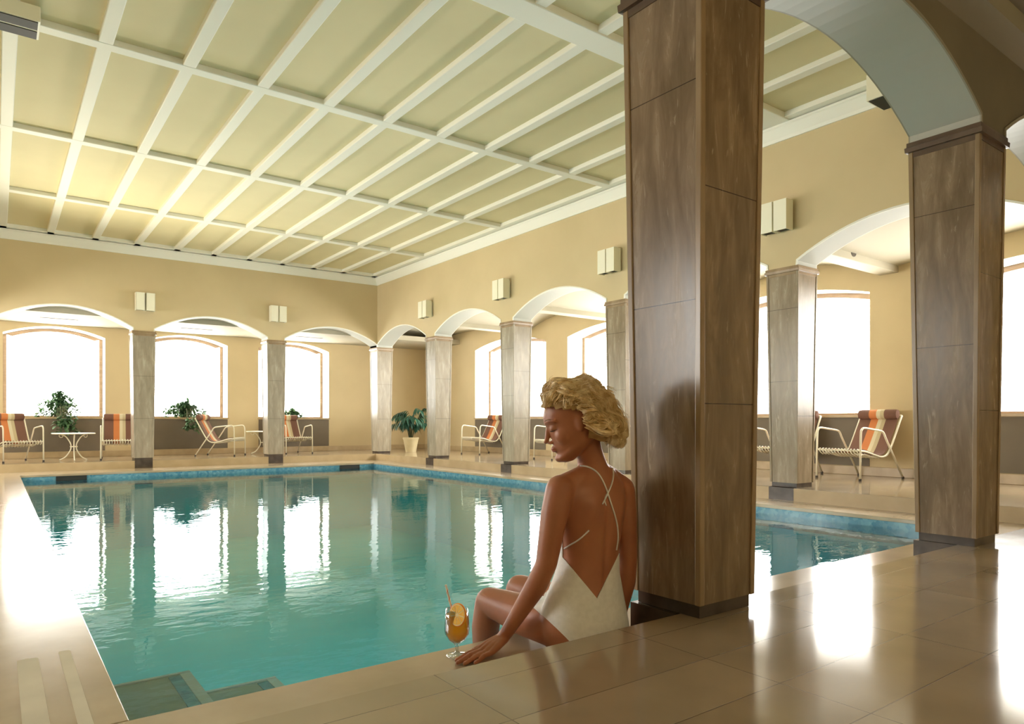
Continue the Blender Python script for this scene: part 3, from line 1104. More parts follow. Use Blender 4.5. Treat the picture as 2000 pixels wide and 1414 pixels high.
# ------------------------------------------------------------------ round side tables
def make_table():
    root = empty('side_table')
    mb = MB()
    mb.lathe([(0.01, 0.452), (0.31, 0.452), (0.322, 0.458), (0.322, 0.468), (0.312, 0.473), (0.01, 0.473)], n=40)
    mb.build('table_top', M['metal'], root, smooth=True, angle=0.6)
    for k in range(3):
        a = 2 * math.pi * k / 3 + 0.5
        p = [(0.20, 0.43), (0.155, 0.42), (0.17, 0.445), (0.21, 0.45), (0.13, 0.41), (0.06, 0.31), (0.045, 0.24), (0.06, 0.17), (0.14, 0.06), (0.23, 0.012)]
        p = p[3:]
        mb = MB()
        mb.tube(smoothpath([(r * math.cos(a), r * math.sin(a), z) for r, z in p], 5), 0.010, 8)
        sp = [(0.21 + 0.028 * math.cos(t) * (1 - t / 9), 0.428 + 0.028 * math.sin(t) * (1 - t / 9)) for t in [1.57 - 0.6 * j for j in range(9)]]
        mb.tube([(r * math.cos(a), r * math.sin(a), z) for r, z in sp], 0.006, 6)
        mb.build('leg', M['metal'], root, smooth=True)
    mb = MB()
    mb.rings([[((0.05 + 0.009 * math.cos(b)) * math.cos(a), (0.05 + 0.009 * math.cos(b)) * math.sin(a), 0.24 + 0.009 * math.sin(b)) for b in [2 * math.pi * j / 8 for j in range(8)]] for a in [2 * math.pi * k / 24 for k in range(25)]], cap=False)
    mb.build('ring', M['metal'], root, smooth=True)
    return root
tb = make_table()
remember(None)
for i, ((x, y), lab) in enumerate([((1.07, 13.98), 'round cream wrought-metal side table under the leftmost far window'),
                                   ((4.42, 14.55), 'round cream side table half hidden behind the middle far column')]):
    c = tb if i == 0 else copy_tree(tb)
    c.location = (x, y, 0)
    tag(c, lab, 'table', 'round metal side tables')

# ------------------------------------------------------------------ plants
def leaf(mb, base, d, ln, wd, droop, up=Vector((0, 0, 1)), n=5, mi=0):
    """a folded, drooping blade"""
    d = d.normalized()
    side = d.cross(up)
    side = side.normalized() if side.length > 1e-3 else Vector((1, 0, 0))
    rows = []
    p = Vector(base)
    cur = d.copy()
    for i in range(n + 1):
        t = i / n
        w = wd * math.sin(math.pi * min(1, 0.08 + t * 0.92)) ** 0.8 * (1 - 0.25 * t)
        nn = side.cross(cur).normalized()
        rows.append((p - side * w + nn * w * 0.25, p.copy(), p + side * w + nn * w * 0.25))
        cur = (cur + Vector((0, 0, -droop / n))).normalized()
        p = p + cur * (ln / n)
    vs = [q for r in rows for q in r]
    fs = []
    for i in range(n):
        for k in range(2):
            fs.append((i * 3 + k, i * 3 + k + 1, i * 3 + k + 4, i * 3 + k + 3))
    mb.mesh(vs, fs, mi)

def sill_plant(loc, w, hgt, hang, lab, seed, dens=150):
    r = random.Random(seed)
    root = empty('trailing_plant', loc, 0, lab, 'plant')
    mb = MB()
    mb.lathe([(0.05, 0.0), (0.075, 0.0), (0.095, 0.13), (0.10, 0.14), (0.088, 0.14), (0.08, 0.12), (0.01, 0.12)], n=24)
    mb.build('pot', M['pot'], root, smooth=True, angle=0.6)
    mb, ms = MB(), MB()
    for k in range(dens):
        a = r.uniform(0, 2 * math.pi)
        kind = r.random()
        if kind < hang:
            end = Vector((r.uniform(-0.2, 0.75) * w, -0.49 - r.uniform(0.0, 0.05), -r.uniform(0.0, 0.30)))
        else:
            rad = abs(r.gauss(0, 0.5))
            end = Vector((math.cos(a) * w * min(rad, 1), -0.10 + math.sin(a) * min(w * 0.45, 0.18) * min(rad, 1), 0.03 + hgt * r.random() * (1 - 0.6 * min(rad, 1))))
        st_ = Vector((r.uniform(-0.05, 0.05), r.uniform(-0.04, 0.04), 0.12))
        mid = (st_ + end) / 2 + Vector((0, -0.10 if kind < hang else 0, 0.16 if kind < hang else 0.05))
        ms.tube([st_, mid, end], 0.0025, 4)
        for j in range(4):
            d = Vector((r.uniform(-1, 1), r.uniform(-1, 1), r.uniform(-0.4, 0.8)))
            leaf(mb, end + Vector((r.uniform(-1, 1), r.uniform(-1, 1), r.uniform(-1, 1))) * 0.025, d, r.uniform(0.08, 0.13), r.uniform(0.022, 0.038), 0.6, n=3)
    mb.build('foliage', M['leaf'], root)
    ms.build('stem', M['stem'], root)
    return root
zs = SILL + 0.03
sill_plant((0.95, 15.52, zs), 0.34, 0.50, 0.22, 'bushy green plant spilling over the sill of the leftmost window', 3, 210)
sill_plant((3.12, 15.52, zs), 0.38, 0.32, 0.14, 'low wide green plant on the middle far window sill', 5, 200)
sill_plant((5.32, 15.45, zs), 0.22, 0.16, 0.0, 'small green plant on the sill behind the pool-facing chair', 8, 70)

def potted_palm(loc):
    r = random.Random(11)
    root = empty('potted_palm', loc, 0, 'dark green drooping plant in a cream tapered pot in the far corner', 'plant')
    mb = MB()
    mb.lathe([(0.09, 0.0), (0.115, 0.0), (0.165, 0.27), (0.178, 0.275), (0.18, 0.315), (0.165, 0.32), (0.155, 0.29), (0.01, 0.285)], n=32)
    mb.build('pot', M['pot'], root, smooth=True, angle=0.6)
    mb = MB()
    mb.lathe([(0.001, 0.29), (0.15, 0.292), (0.15, 0.296), (0.001, 0.30)], n=24)
    mb.build('soil', M['soil'], root)
    ms, ml = MB(), MB()
    for k in range(20):
        a = 2 * math.pi * k / 20 + r.uniform(-0.2, 0.2)
        ln = r.uniform(0.32, 0.66)
        lean = r.uniform(0.08, 0.55)
        top = Vector((math.cos(a) * ln * lean, math.sin(a) * ln * lean, 0.30 + ln))
        pts = smoothpath([(0.03 * math.cos(a), 0.03 * math.sin(a), 0.28), (top * 0.5 + Vector((0, 0, 0.2))), top, top + Vector((math.cos(a) * 0.18, math.sin(a) * 0.18, -0.03))], 4)
        ms.tube(pts, [0.007 - 0.005 * i / len(pts) for i in range(len(pts))], 5)
        for j in range(5, len(pts)):
            for sg in (-1, 1):
                d = Vector((math.cos(a + sg * 0.9), math.sin(a + sg * 0.9), 0.05))
                leaf(ml, pts[j], d, r.uniform(0.13, 0.27), r.uniform(0.014, 0.026), 2.3, n=5)
        leaf(ml, pts[-1], Vector((math.cos(a), math.sin(a), -0.1)), 0.24, 0.034, 1.5, n=5)
    ms.build('stem', M['stem'], root, smooth=True)
    ml.build('foliage', M['leafd'], root)
potted_palm((7.42, 13.75, 0.0))

# ------------------------------------------------------------------ the drink
g = empty('cocktail_glass', (1.252, 1.996, COP + 0.001), 0, 'stemmed glass of orange juice on the pool edge beside the woman\'s hand', 'glass')
pf = [(0.001, 0.0), (0.033, 0.0), (0.034, 0.002), (0.030, 0.004), (0.012, 0.008), (0.006, 0.014), (0.005, 0.022), (0.0065, 0.036), (0.012, 0.043), (0.026, 0.054), (0.037, 0.072), (0.0395, 0.090), (0.0375, 0.125), (0.0345, 0.158), (0.0335, 0.158), (0.0363, 0.125), (0.038, 0.090), (0.0355, 0.073), (0.025, 0.056), (0.010, 0.045), (0.001, 0.043)]
mb = MB()
pf = [(r * 1.08, z) for r, z in pf]
mb.lathe(pf, n=40)
mb.build('bowl', M['glass'], g, smooth=True)
mb = MB()
mb.lathe([(r * 1.08, z) for r, z in [(0.001, 0.0445), (0.0095, 0.0462), (0.0243, 0.0568), (0.0348, 0.0735), (0.0374, 0.090), (0.0358, 0.125), (0.0345, 0.139), (0.001, 0.1395)]], n=40)
tag(mb.build('orange_juice', M['juice'], g, smooth=True, angle=1.0), 'orange juice filling the bowl')
# slice on the rim and the straw are things of their own
cdir = Vector((-math.sin(CAM_YAW), -math.cos(CAM_YAW), 0))   # towards the viewer side of the rim
rdir = Vector((math.cos(CAM_YAW), -math.sin(CAM_YAW), 0))
sl = empty('orange_slice', (0, 0, 0), 0, 'round orange slice wedged on the rim of the juice glass', 'fruit slice')
sl.location = Vector(g.location) + rdir * 0.006 + cdir * 0.040 + Vector((0, 0, 0.148))
ax = (cdir * 1.0 - rdir * 0.85 + Vector((0, 0, 0.25))).normalized()
sl.scale = (1.22, 1.22, 1.22)
sl.rotation_mode = 'QUATERNION'
sl.rotation_quaternion = Vector((0, 0, 1)).rotation_difference(ax)
mb = MB()
mb.lathe([(0.0285, -0.003), (0.031, -0.002), (0.0315, 0.0), (0.031, 0.002), (0.0285, 0.003)], n=36, cap=False)
mb.build('rind', M['rind'], sl, smooth=True)
mb = MB()
mb.lathe([(0.001, -0.0027), (0.0286, -0.0027), (0.0286, 0.0027), (0.001, 0.0027)], n=36)
mb.build('pith', M['pith'], sl)
for k in range(9):
    a0, a1 = 2 * math.pi * (k + 0.06) / 9, 2 * math.pi * (k + 0.94) / 9
    mb = MB()
    pts = [(0.004 * math.cos((a0 + a1) / 2), 0.004 * math.sin((a0 + a1) / 2))] + [(0.0262 * math.cos(a0 + (a1 - a0) * j / 5), 0.0262 * math.sin(a0 + (a1 - a0) * j / 5)) for j in range(6)]
    mb.rings([[(x, y, -0.0034) for x, y in pts], [(x, y, 0.0034) for x, y in pts]])
    mb.build('segment', M['pulp'], sl)
tpos = Vector(g.location)
sa = tpos + rdir * 0.006 + Vector((0, 0, 0.060))
sb = tpos - rdir * 0.038 + Vector((0, 0, 0.238)) - cdir * 0.004
mb = MB()
mb.tube([sa, sb], 0.0035, 12)
so = mb.build('drinking_straw', M['strawm'], None, smooth=True, angle=0.9)
tag(so, 'pale drinking straw with red stripes leaning left in the juice glass', 'straw')
mb = MB()
dd = (sb - sa)
xx = dd.cross(Vector((0, 1, 0))).normalized()
yy = dd.normalized().cross(xx)
pts = []
for k in range(90):
    t = 0.42 + 0.57 * k / 89
    a = k * 0.28
    pts.append(sa + dd * t + (xx * math.cos(a) + yy * math.sin(a)) * 0.0034)
mb.tube(pts, 0.0009, 5)
mb.build('stripe', M['strawr'], so, smooth=True)

# ------------------------------------------------------------------ the woman
def ellipsoid(mb, c, r, axes=None, n=14):
    c = Vector(c)
    ax_ = axes or (Vector((1, 0, 0)), Vector((0, 1, 0)), Vector((0, 0, 1)))
    rings = []
    for i in range(n + 1):
        th = math.pi * (0.02 + 0.96 * i / n)
        rings.append([c + ax_[0] * (r[0] * math.sin(th) * math.cos(2 * math.pi * k / (2 * n))) + ax_[1] * (r[1] * math.sin(th) * math.sin(2 * math.pi * k / (2 * n))) - ax_[2] * (r[2] * math.cos(th)) for k in range(2 * n)])
    mb.rings(rings)

def capsule(mb, pts, rs, n=14, squash=None):
    """rounded tapering limb through the points"""
    P = [Vector(p) for p in pts]
    Q, Rr = [], []
    for i in range(len(P) - 1):
        for j in range(6):
            t = j / 6
            Q.append(P[i].lerp(P[i + 1], t))
            Rr.append(rs[i] * (1 - t) + rs[i + 1] * t)
    Q.append(P[-1])
    Rr.append(rs[-1])
    d0 = (P[0] - P[1]).normalized()
    d1 = (P[-1] - P[-2]).normalized()
    pre = [(P[0] + d0 * rs[0] * math.sin(a), rs[0] * math.cos(a)) for a in (1.35, 0.95, 0.5)]
    post = [(P[-1] + d1 * rs[-1] * math.sin(a), rs[-1] * math.cos(a)) for a in (0.5, 0.95, 1.35)]
    Q = [p for p, _ in pre] + Q + [p for p, _ in post]
    Rr = [r for _, r in pre] + Rr + [r for _, r in post]
    mb.tube(Q, Rr, n)

TORSO = [(-0.123, 1.645, 1.795, 0.125, 0.095), (-0.10, 1.645, 1.792, 0.152, 0.115), (-0.05, 1.642, 1.787, 0.165, 0.122), (0.0, 1.636, 1.784, 0.162, 0.114), (0.07, 1.636, 1.778, 0.144, 0.098),
         (0.14, 1.641, 1.772, 0.121, 0.084), (0.20, 1.646, 1.768, 0.112, 0.079), (0.27, 1.649, 1.765, 0.119, 0.082), (0.34, 1.651, 1.765, 0.131, 0.088),
         (0.40, 1.653, 1.766, 0.139, 0.086), (0.445, 1.656, 1.767, 0.134, 0.070), (0.478, 1.665, 1.766, 0.098, 0.056), (0.505, 1.674, 1.764, 0.060, 0.048)]
def torso_at(z):
    for a, b in zip(TORSO[:-1], TORSO[1:]):
        if a[0] <= z <= b[0]:
            t = (z - a[0]) / (b[0] - a[0])
            return [a[k] * (1 - t) + b[k] * t for k in range(1, 5)]
    return TORSO[0][1:] if z < TORSO[0][0] else TORSO[-1][1:]

body = MB()
def spow(v, p): return math.copysign(abs(v) ** p, v)
rr = []
zs_ = [TORSO[0][0] + (TORSO[-1][0] - TORSO[0][0]) * k / 40 for k in range(41)]
for z in zs_:
    cx_, cy_, a, b = torso_at(z)
    rr.append([(cx_ + a * spow(math.cos(t), 0.9), cy_ + b * spow(math.sin(t), 0.9), z) for t in [2 * math.pi * k / 48 for k in range(48)]])
body.rings(rr)
# buttocks, bust
for x in (1.572, 1.712):
    ellipsoid(body, (x, 1.762, -0.048), (0.082, 0.085, 0.078))
for x in (1.588, 1.715):
    ellipsoid(body, (x, 1.835, 0.315), (0.056, 0.050, 0.056))
# neck and trapezius
NB, NT = Vector((1.672, 1.762, 0.465)), Vector((1.618, 1.762, 0.615))
capsule(body, [NB, NB.lerp(NT, 0.55), NT], [0.056, 0.047, 0.047], 18)
capsule(body, [(1.665, 1.765, 0.500), (1.60, 1.763, 0.476), (1.525, 1.76, 0.452)], [0.036, 0.034, 0.036])
capsule(body, [(1.680, 1.765, 0.498), (1.74, 1.763, 0.470), (1.79, 1.76, 0.440)], [0.036, 0.034, 0.034])
# arms
capsule(body, [(1.508, 1.760, 0.436), (1.480, 1.756, 0.36), (1.448, 1.760, 0.195)], [0.050, 0.046, 0.036])
capsule(body, [(1.448, 1.760, 0.195), (1.440, 1.805, 0.115), (1.412, 1.930, -0.062), (1.404, 1.940, -0.080)], [0.036, 0.037, 0.0235, 0.022])
capsule(body, [(1.795, 1.760, 0.420), (1.805, 1.756, 0.34), (1.814, 1.748, 0.175)], [0.048, 0.044, 0.034])
capsule(body, [(1.814, 1.748, 0.175), (1.820, 1.760, 0.09), (1.833, 1.815, -0.070), (1.834, 1.822, -0.085)], [0.034, 0.034, 0.0235, 0.022])
# left hand: lies flat, fingers toward -x; right hand: fingers toward +y
def hand(wrist, fwd, side, up, thumb):
    """side points to the thumb"""
    W = Vector(wrist)
    F_, S_, U_ = Vector(fwd), Vector(side), Vector(up)
    q = lambda f, s_, u_: W + F_ * f + S_ * s_ + U_ * u_
    spec = [(0.028, 0.090, 0.044, 0.029, 0.023), (0.010, 0.095, 0.049, 0.032, 0.025), (-0.009, 0.091, 0.045, 0.030, 0.024), (-0.027, 0.083, 0.036, 0.024, 0.020)]
    tips = []
    for i, (s_, kn, a, b, c) in enumerate(spec):
        spread = s_ * 0.18
        capsule(body, [q(0.004, s_ * 0.45, -0.004), q(kn * 0.6, s_ * 0.85, -0.016), q(kn, s_, -0.0285)], [0.0150, 0.0135, 0.0108], 10)
        r0 = 0.0092 - 0.0009 * (i == 3)
        k1 = q(kn + a, s_ + spread * 0.5, -0.0315 + 0.002 * (i % 2))
        k2 = q(kn + a + b, s_ + spread * 0.8, -0.0385)
        k3 = q(kn + a + b + c, s_ + spread, -0.0420)
        capsule(body, [q(kn, s_, -0.0285), k1, k2, k3], [r0 + 0.0008, r0, r0 - 0.0009, r0 - 0.0022], 10)
        tips.append((k2, k3))
    t0 = q(0.012, thumb * 0.018, -0.010)
    t1 = q(0.040, thumb * 0.040, -0.024)
    t2 = q(0.066, thumb * 0.052, -0.033)
    t3 = q(0.088, thumb * 0.056, -0.037)
    capsule(body, [t0, t1, t2, t3], [0.0155, 0.0120, 0.0098, 0.0075], 10)
    tips.append((t2, t3))
    return tips
hl = hand((1.404, 1.940, -0.079), (-0.985, -0.17, 0.0), (-0.17, 0.985, 0), (0, 0, 1), 1)
hr = hand((1.834, 1.822, -0.083), (-0.08, 0.997, 0.0), (-0.997, -0.08, 0), (0, 0, 1), 1)
# legs: thighs over the coping, shins down into the water
capsule(body, [(1.568, 1.80, -0.040), (1.535, 1.99, -0.035), (1.508, 2.168, -0.020)], [0.084, 0.074, 0.054], 20)
capsule(body, [(1.508, 2.176, -0.022), (1.503, 2.190, -0.12), (1.492, 2.180, -0.29), (1.486, 2.175, -0.41)], [0.053, 0.054, 0.042, 0.029], 18)
capsule(body, [(1.486, 2.180, -0.43), (1.476, 2.24, -0.455), (1.468, 2.32, -0.468)], [0.030, 0.027, 0.018])
capsule(body, [(1.715, 1.80, -0.040), (1.690, 1.99, -0.020), (1.664, 2.185, 0.004)], [0.084, 0.074, 0.054], 20)
capsule(body, [(1.664, 2.192, 0.002), (1.662, 2.205, -0.10), (1.655, 2.195, -0.27), (1.650, 2.190, -0.39)], [0.053, 0.054, 0.042, 0.029], 18)
capsule(body, [(1.650, 2.195, -0.41), (1.645, 2.26, -0.435), (1.640, 2.33, -0.448)], [0.030, 0.027, 0.018])

# head, turned to her left and bowed
F = Vector((-0.79, 0.555, -0.27)).normalized()
S = Vector((0, 0, 1)).cross(F).normalized()      # her left, towards the camera
U = F.cross(S).normalized()
HC = Vector((1.568, 1.765, 0.662))
HS = 1.04
def H(f, s_, t): return HC + (F * f + S * s_ + U * t) * HS
PF = [(-0.122, 0.060, 0.030, 0.012), (-0.114, 0.078, 0.015, 0.024), (-0.10, 0.0835, -0.010, 0.036), (-0.085, 0.0775, -0.035, 0.047), (-0.07, 0.082, -0.055, 0.055), (-0.05, 0.082, -0.072, 0.062),
      (-0.025, 0.083, -0.088, 0.068), (0.0, 0.084, -0.096, 0.0705), (0.018, 0.0925, -0.098, 0.072), (0.04, 0.0905, -0.096, 0.072), (0.065, 0.078, -0.088, 0.068), (0.09, 0.055, -0.068, 0.055), (0.108, 0.022, -0.035, 0.032), (0.113, 0.002, -0.014, 0.012)]
def prof_at(t):
    for a, b in zip(PF[:-1], PF[1:]):
        if a[0] <= t <= b[0]:
            k = (t - a[0]) / (b[0] - a[0])
            return [a[j] * (1 - k) + b[j] * k for j in (1, 2, 3)]
    return PF[-1][1:]
rr = []
for k in range(45):
    t = PF[0][0] + (PF[-1][0] - PF[0][0]) * k / 44
    f1, b1, w = prof_at(t)
    c_, A = (f1 + b1) / 2, (f1 - b1) / 2
    rr.append([H(c_ + A * spow(math.cos(a), 0.92), w * spow(math.sin(a), 0.95) * (1 - 0.13 * math.cos(a)), t) for a in [2 * math.pi * j / 40 for j in range(40)]])
body.rings(rr)
hx = (F, S, U)
capsule(body, [H(0.082, 0, 0.008), H(0.092, 0, -0.018), H(0.0985, 0, -0.038)], [0.0070, 0.0078, 0.0092], 10)
ellipsoid(body, H(0.1015, 0, -0.0405), (0.0105, 0.0095, 0.0082), hx, 8)
for sg in (-1, 1):
    ellipsoid(body, H(0.088, sg * 0.0115, -0.0475), (0.011, 0.0062, 0.0062), hx, 8)
    capsule(body, [H(0.088, sg * 0.010, 0.017), H(0.079, sg * 0.036, 0.023), H(0.062, sg * 0.052, 0.018)], [0.0060, 0.0060, 0.0055], 10)
    ellipsoid(body, H(0.043, sg * 0.039, -0.034), (0.031, 0.025, 0.032), hx, 10)
    ellipsoid(body, H(0.0695, sg * 0.031, -0.004), (0.0125, 0.0150, 0.0112), hx, 10)
    capsule(body, [H(0.066, sg * 0.014, -0.103), H(0.030, sg * 0.036, -0.084), H(-0.012, sg * 0.047, -0.058)], [0.0150, 0.0160, 0.0150], 10)
    ellipsoid(body, H(-0.012, sg * 0.073, -0.012), (0.014, 0.007, 0.026), hx, 8)
ellipsoid(body, H(0.0845, 0, -0.0655), (0.0085, 0.021, 0.0055), hx, 8)
ellipsoid(body, H(0.0830, 0, -0.0755), (0.0085, 0.019, 0.0058), hx, 8)
ellipsoid(body, H(0.0735, 0, -0.103), (0.0165, 0.020, 0.0145), hx, 10)

def remeshed(mb, voxel):
    tmp = mb.build('tmp_body', M['skin'])
    md = tmp.modifiers.new('r', 'REMESH')
    md.mode = 'VOXEL'
    md.voxel_size = voxel
    md.adaptivity = 0
    dg = bpy.context.evaluated_depsgraph_get()
    me = bpy.data.meshes.new_from_object(tmp.evaluated_get(dg))
    bpy.data.objects.remove(tmp)
    return me
me = remeshed(body, 0.0030)
me.name = 'body'
nv = len(me.vertices)
co = np.empty(nv * 3)
me.vertices.foreach_get('co', co)
co = co.reshape(-1, 3)
ed = np.empty(len(me.edges) * 2, dtype=np.int64)
me.edges.foreach_get('vertices', ed)
ed = ed.reshape(-1, 2)
deg = np.bincount(ed.ravel(), minlength=nv)[:, None]
def lap(x):
    s_ = np.zeros_like(x)
    for k in range(3):
        s_[:, k] = np.bincount(ed[:, 0], weights=x[ed[:, 1], k], minlength=nv) + np.bincount(ed[:, 1], weights=x[ed[:, 0], k], minlength=nv)
    return s_ / deg - x
hc = np.array(HC)
dist = np.linalg.norm(co - hc, axis=1)
Fn, Sn, Un = np.array(F), np.array(S), np.array(U)
def local(x): return ((x - hc) @ Fn) / HS, ((x - hc) @ Sn) / HS, ((x - hc) @ Un) / HS
lf, ls, lt = local(co)
fine = (lf > 0.03) & (dist < 0.16)
handm = ((co[:, 2] < -0.06) & (co[:, 0] < 1.43) & (co[:, 1] < 2.06)) | ((co[:, 2] < -0.07) & (co[:, 0] > 1.79) & (co[:, 1] > 1.80) & (co[:, 1] < 2.06))
wgt = np.where(handm, 0.12, np.where(fine, 0.38, 0.5))[:, None]
for it in range(26):
    co = co + wgt * lap(co)
    if it % 2:
        co = co - (wgt * 0.92) * lap(co)
for it in range(10):
    co = co + np.where(fine | handm, 0.0, 0.5)[:, None] * lap(co)
# spine furrow and shoulder blades
torso_m = (co[:, 2] > 0.05) & (co[:, 2] < 0.47) & (co[:, 1] < 1.765) & (co[:, 0] > 1.52) & (co[:, 0] < 1.80)
sx_ = 1.648 + (co[:, 2] - 0.2) * 0.035
g_ = np.exp(-((co[:, 0] - sx_) / 0.013) ** 2) * np.clip((co[:, 2] - 0.05) / 0.08, 0, 1) * np.clip((0.47 - co[:, 2]) / 0.08, 0, 1)
co[:, 1] += np.where(torso_m, 0.0075 * g_, 0)
for bx_, bz_, am in ((1.585, 0.375, 0.010), (1.722, 0.365, 0.010)):
    g_ = np.exp(-((co[:, 0] - bx_ - (co[:, 2] - bz_) * 0.25) / 0.026) ** 2 - ((co[:, 2] - bz_) / 0.055) ** 2)
    co[:, 1] -= np.where(torso_m, am * g_, 0)
me.vertices.foreach_set('co', co.ravel())
me.polygons.foreach_set('use_smooth', [True] * len(me.polygons))
me.materials.clear()
me.materials.append(M['skin'])
me.update()
woman = bpy.data.objects.new('person', me)
COL.objects.link(woman)
tag(woman, 'blond woman in white low-backed swimsuit sitting on the pool edge, head bowed', 'person')

from mathutils.bvhtree import BVHTree
bm = bmesh.new()
bm.from_mesh(me)
bvh = BVHTree.FromBMesh(bm)

# ---- swimsuit: an offset shell of the torso, cut by planes
CAMP = Vector((0, 0, 0.66))
cr_ = Vector((math.cos(CAM_YAW), -math.sin(CAM_YAW), 0))
cd_ = Vector((math.sin(CAM_YAW), math.cos(CAM_YAW), 0))
def ray(px, py):
    return (cd_ + cr_ * ((px - 995.1) / 1359.56) + Vector((0, 0, -(py - 824.8) / 1359.56))).normalized()
def plane(p1, p2, inside):
    n = ray(*p1).cross(ray(*p2)).normalized()
    if n.dot(ray(*inside)) < 0: n = -n
    return CAMP, n
PL = plane((1096, 1084), (1165, 1169), (1165, 1100))     # inside = skin of the V
PR = plane((1200, 1098), (1165, 1169), (1165, 1100))
zc_, = (0.222,)
def plane3(a, b, c, inside):
    a, b, c = Vector(a), Vector(b), Vector(c)
    n = (b - a).cross(c - a).normalized()
    if n.dot(Vector(inside) - a) < 0: n = -n
    return a, n
LG = plane3((1.455, 1.80, 0.030), (1.520, 1.70, -0.072), (1.615, 1.91, -0.10), (1.50, 2.1, 0.0))   # inside = leg skin
RG = plane3((1.815, 1.80, 0.030), (1.770, 1.70, -0.072), (1.670, 1.91, -0.10), (1.70, 2.1, 0.0))
ARMS = [(Vector(a_), Vector(b_)) for a_, b_ in (((1.480, 1.756, 0.36), (1.448, 1.760, 0.195)), ((1.448, 1.760, 0.195), (1.412, 1.942, -0.080)), ((1.814, 1.748, 0.175), (1.834, 1.822, -0.085)), ((1.805, 1.756, 0.34), (1.814, 1.748, 0.175)))]
kill = []
for f_ in bm.faces:
    c_ = f_.calc_center_median()
    if c_.z > 0.42 or c_.y > 1.99 or c_.z < -0.14:
        kill.append(f_)
        continue
    cx_, cy_, a, b = torso_at(c_.z)
    if c_.z < 0.10: a, b = a + 0.025, b + 0.04
    q_ = ((c_.x - cx_) / (a + 0.012)) ** 2 + ((c_.y - cy_) / (b + (0.06 if c_.y > 1.77 else 0.022))) ** 2
    for A_, B_ in ARMS:
        t_ = max(0.0, min(1.0, (c_ - A_).dot(B_ - A_) / (B_ - A_).length_squared))
        if (c_ - A_.lerp(B_, t_)).length < 0.052: q_ = 2
    if q_ > 1: kill.append(f_)
bmesh.ops.delete(bm, geom=kill, context='FACES')
for (p_, n_) in (PL, PR, LG, RG, (Vector((0, 0, zc_)), Vector((0, 0, 1))), (Vector((0, 1.775, 0)), Vector((0, 1, 0))), (Vector((0, 0, 0.385)), Vector((0, 0, 1)))):
    bmesh.ops.bisect_plane(bm, geom=bm.verts[:] + bm.edges[:] + bm.faces[:], plane_co=p_, plane_no=n_, dist=1e-5)
kill = []
for f_ in bm.faces:
    c_ = f_.calc_center_median()
    ins = lambda P_: (c_ - P_[0]).dot(P_[1]) > 0
    skin_ = False
    if c_.y < 1.775 and ((ins(PL) and ins(PR)) or c_.z > zc_): skin_ = True
    if c_.z > 0.385: skin_ = True
    if c_.z < 0.08 and ((c_.x < 1.64 and ins(LG)) or (c_.x > 1.64 and ins(RG))): skin_ = True
    if skin_: kill.append(f_)
bmesh.ops.delete(bm, geom=kill, context='FACES')
bm.normal_update()
for v in bm.verts:
    v.co += v.normal * 0.0022
sme = bpy.data.meshes.new('swimsuit')
bm.to_mesh(sme)
bm.free()
sme.materials.clear()
sme.materials.append(M['suit'])
suit = bpy.data.objects.new('swimsuit', sme)
COL.objects.link(suit)
suit.parent = woman
sd = suit.modifiers.new('thickness', 'SOLIDIFY')
sd.thickness = 0.002
sd.offset = 0
suit['label'] = 'white one-piece swimsuit with a deep V back'
def on_body(px, py, off=0.002):
    loc, nor, idx, d = bvh.ray_cast(CAMP, ray(px, py))
    if loc is None: return None
    return loc + (nor if nor.dot(CAMP - loc) > 0 else -nor) * off
def strap(pxs, r=0.0028, nm='strap'):
    pts = [on_body(*p) for p in pxs]
    pts = [p for p in pts if p is not None]
    mb = MB()
    mb.tube(smoothpath(pts, 5), r, 7)
    return mb.build(nm, M['suit'], suit, smooth=True)
strap([(1120, 914), (1133, 911), (1146, 912), (1158, 917), (1168, 926), (1176, 939), (1183, 955), (1189, 972), (1195, 990), (1201, 1010), (1205, 1030), (1206, 1052), (1203, 1075)])
strap([(1196, 915), (1197, 930), (1194, 946), (1187, 963), (1181, 975), (1176, 985)])
strap([(1103, 1072), (1115, 1064), (1128, 1056), (1140, 1046), (1150, 1036)])
strap([(1187, 963), (1183, 968), (1180, 978), (1183, 988)], 0.0022, 'strap_end')

# ---- face details
def patch(center_f, center_s, center_t, w, hgt, name, material, bulge=0.0015, curve=0.0):
    """thin strip laid over the face, made by casting rays towards the head"""
    mb = MB()
    N = 10
    up_, dn_ = [], []
    for k in range(N + 1):
        u_ = -1 + 2 * k / N
        for lst, sg in ((up_, 1), (dn_, -1)):
            t = center_t + sg * hgt * (1 - u_ * u_) ** 0.6 + curve * (1 - u_ * u_)
            o_ = H(0.16, center_s + w * u_, t)
            loc, nor, idx, d = bvh.ray_cast(o_, -F)
            lst.append((loc if loc else H(center_f, center_s + w * u_, t)) + F * bulge)
    for k in range(N):
        mb.face([up_[k], up_[k + 1], dn_[k + 1], dn_[k]])
    o2 = mb.build(name, material, woman, smooth=True)
    m2 = o2.modifiers.new('t', 'SOLIDIFY')
    m2.thickness = 0.001
    return o2
patch(0.09, 0.0, -0.0685, 0.020, 0.0026, 'lips', M['lips'], 0.0008)
patch(0.09, 0.0, -0.0752, 0.018, 0.0030, 'lips', M['lips'], 0.0008)
for sg in (-1, 1):
    patch(0.07, sg * 0.034, -0.0095, 0.0155, 0.0010, 'eyelashes', M['lash'], 0.0016, -0.002)
    patch(0.08, sg * 0.033, 0.0235, 0.017, 0.0014, 'eyebrow', M['brow'], 0.0006, 0.004)

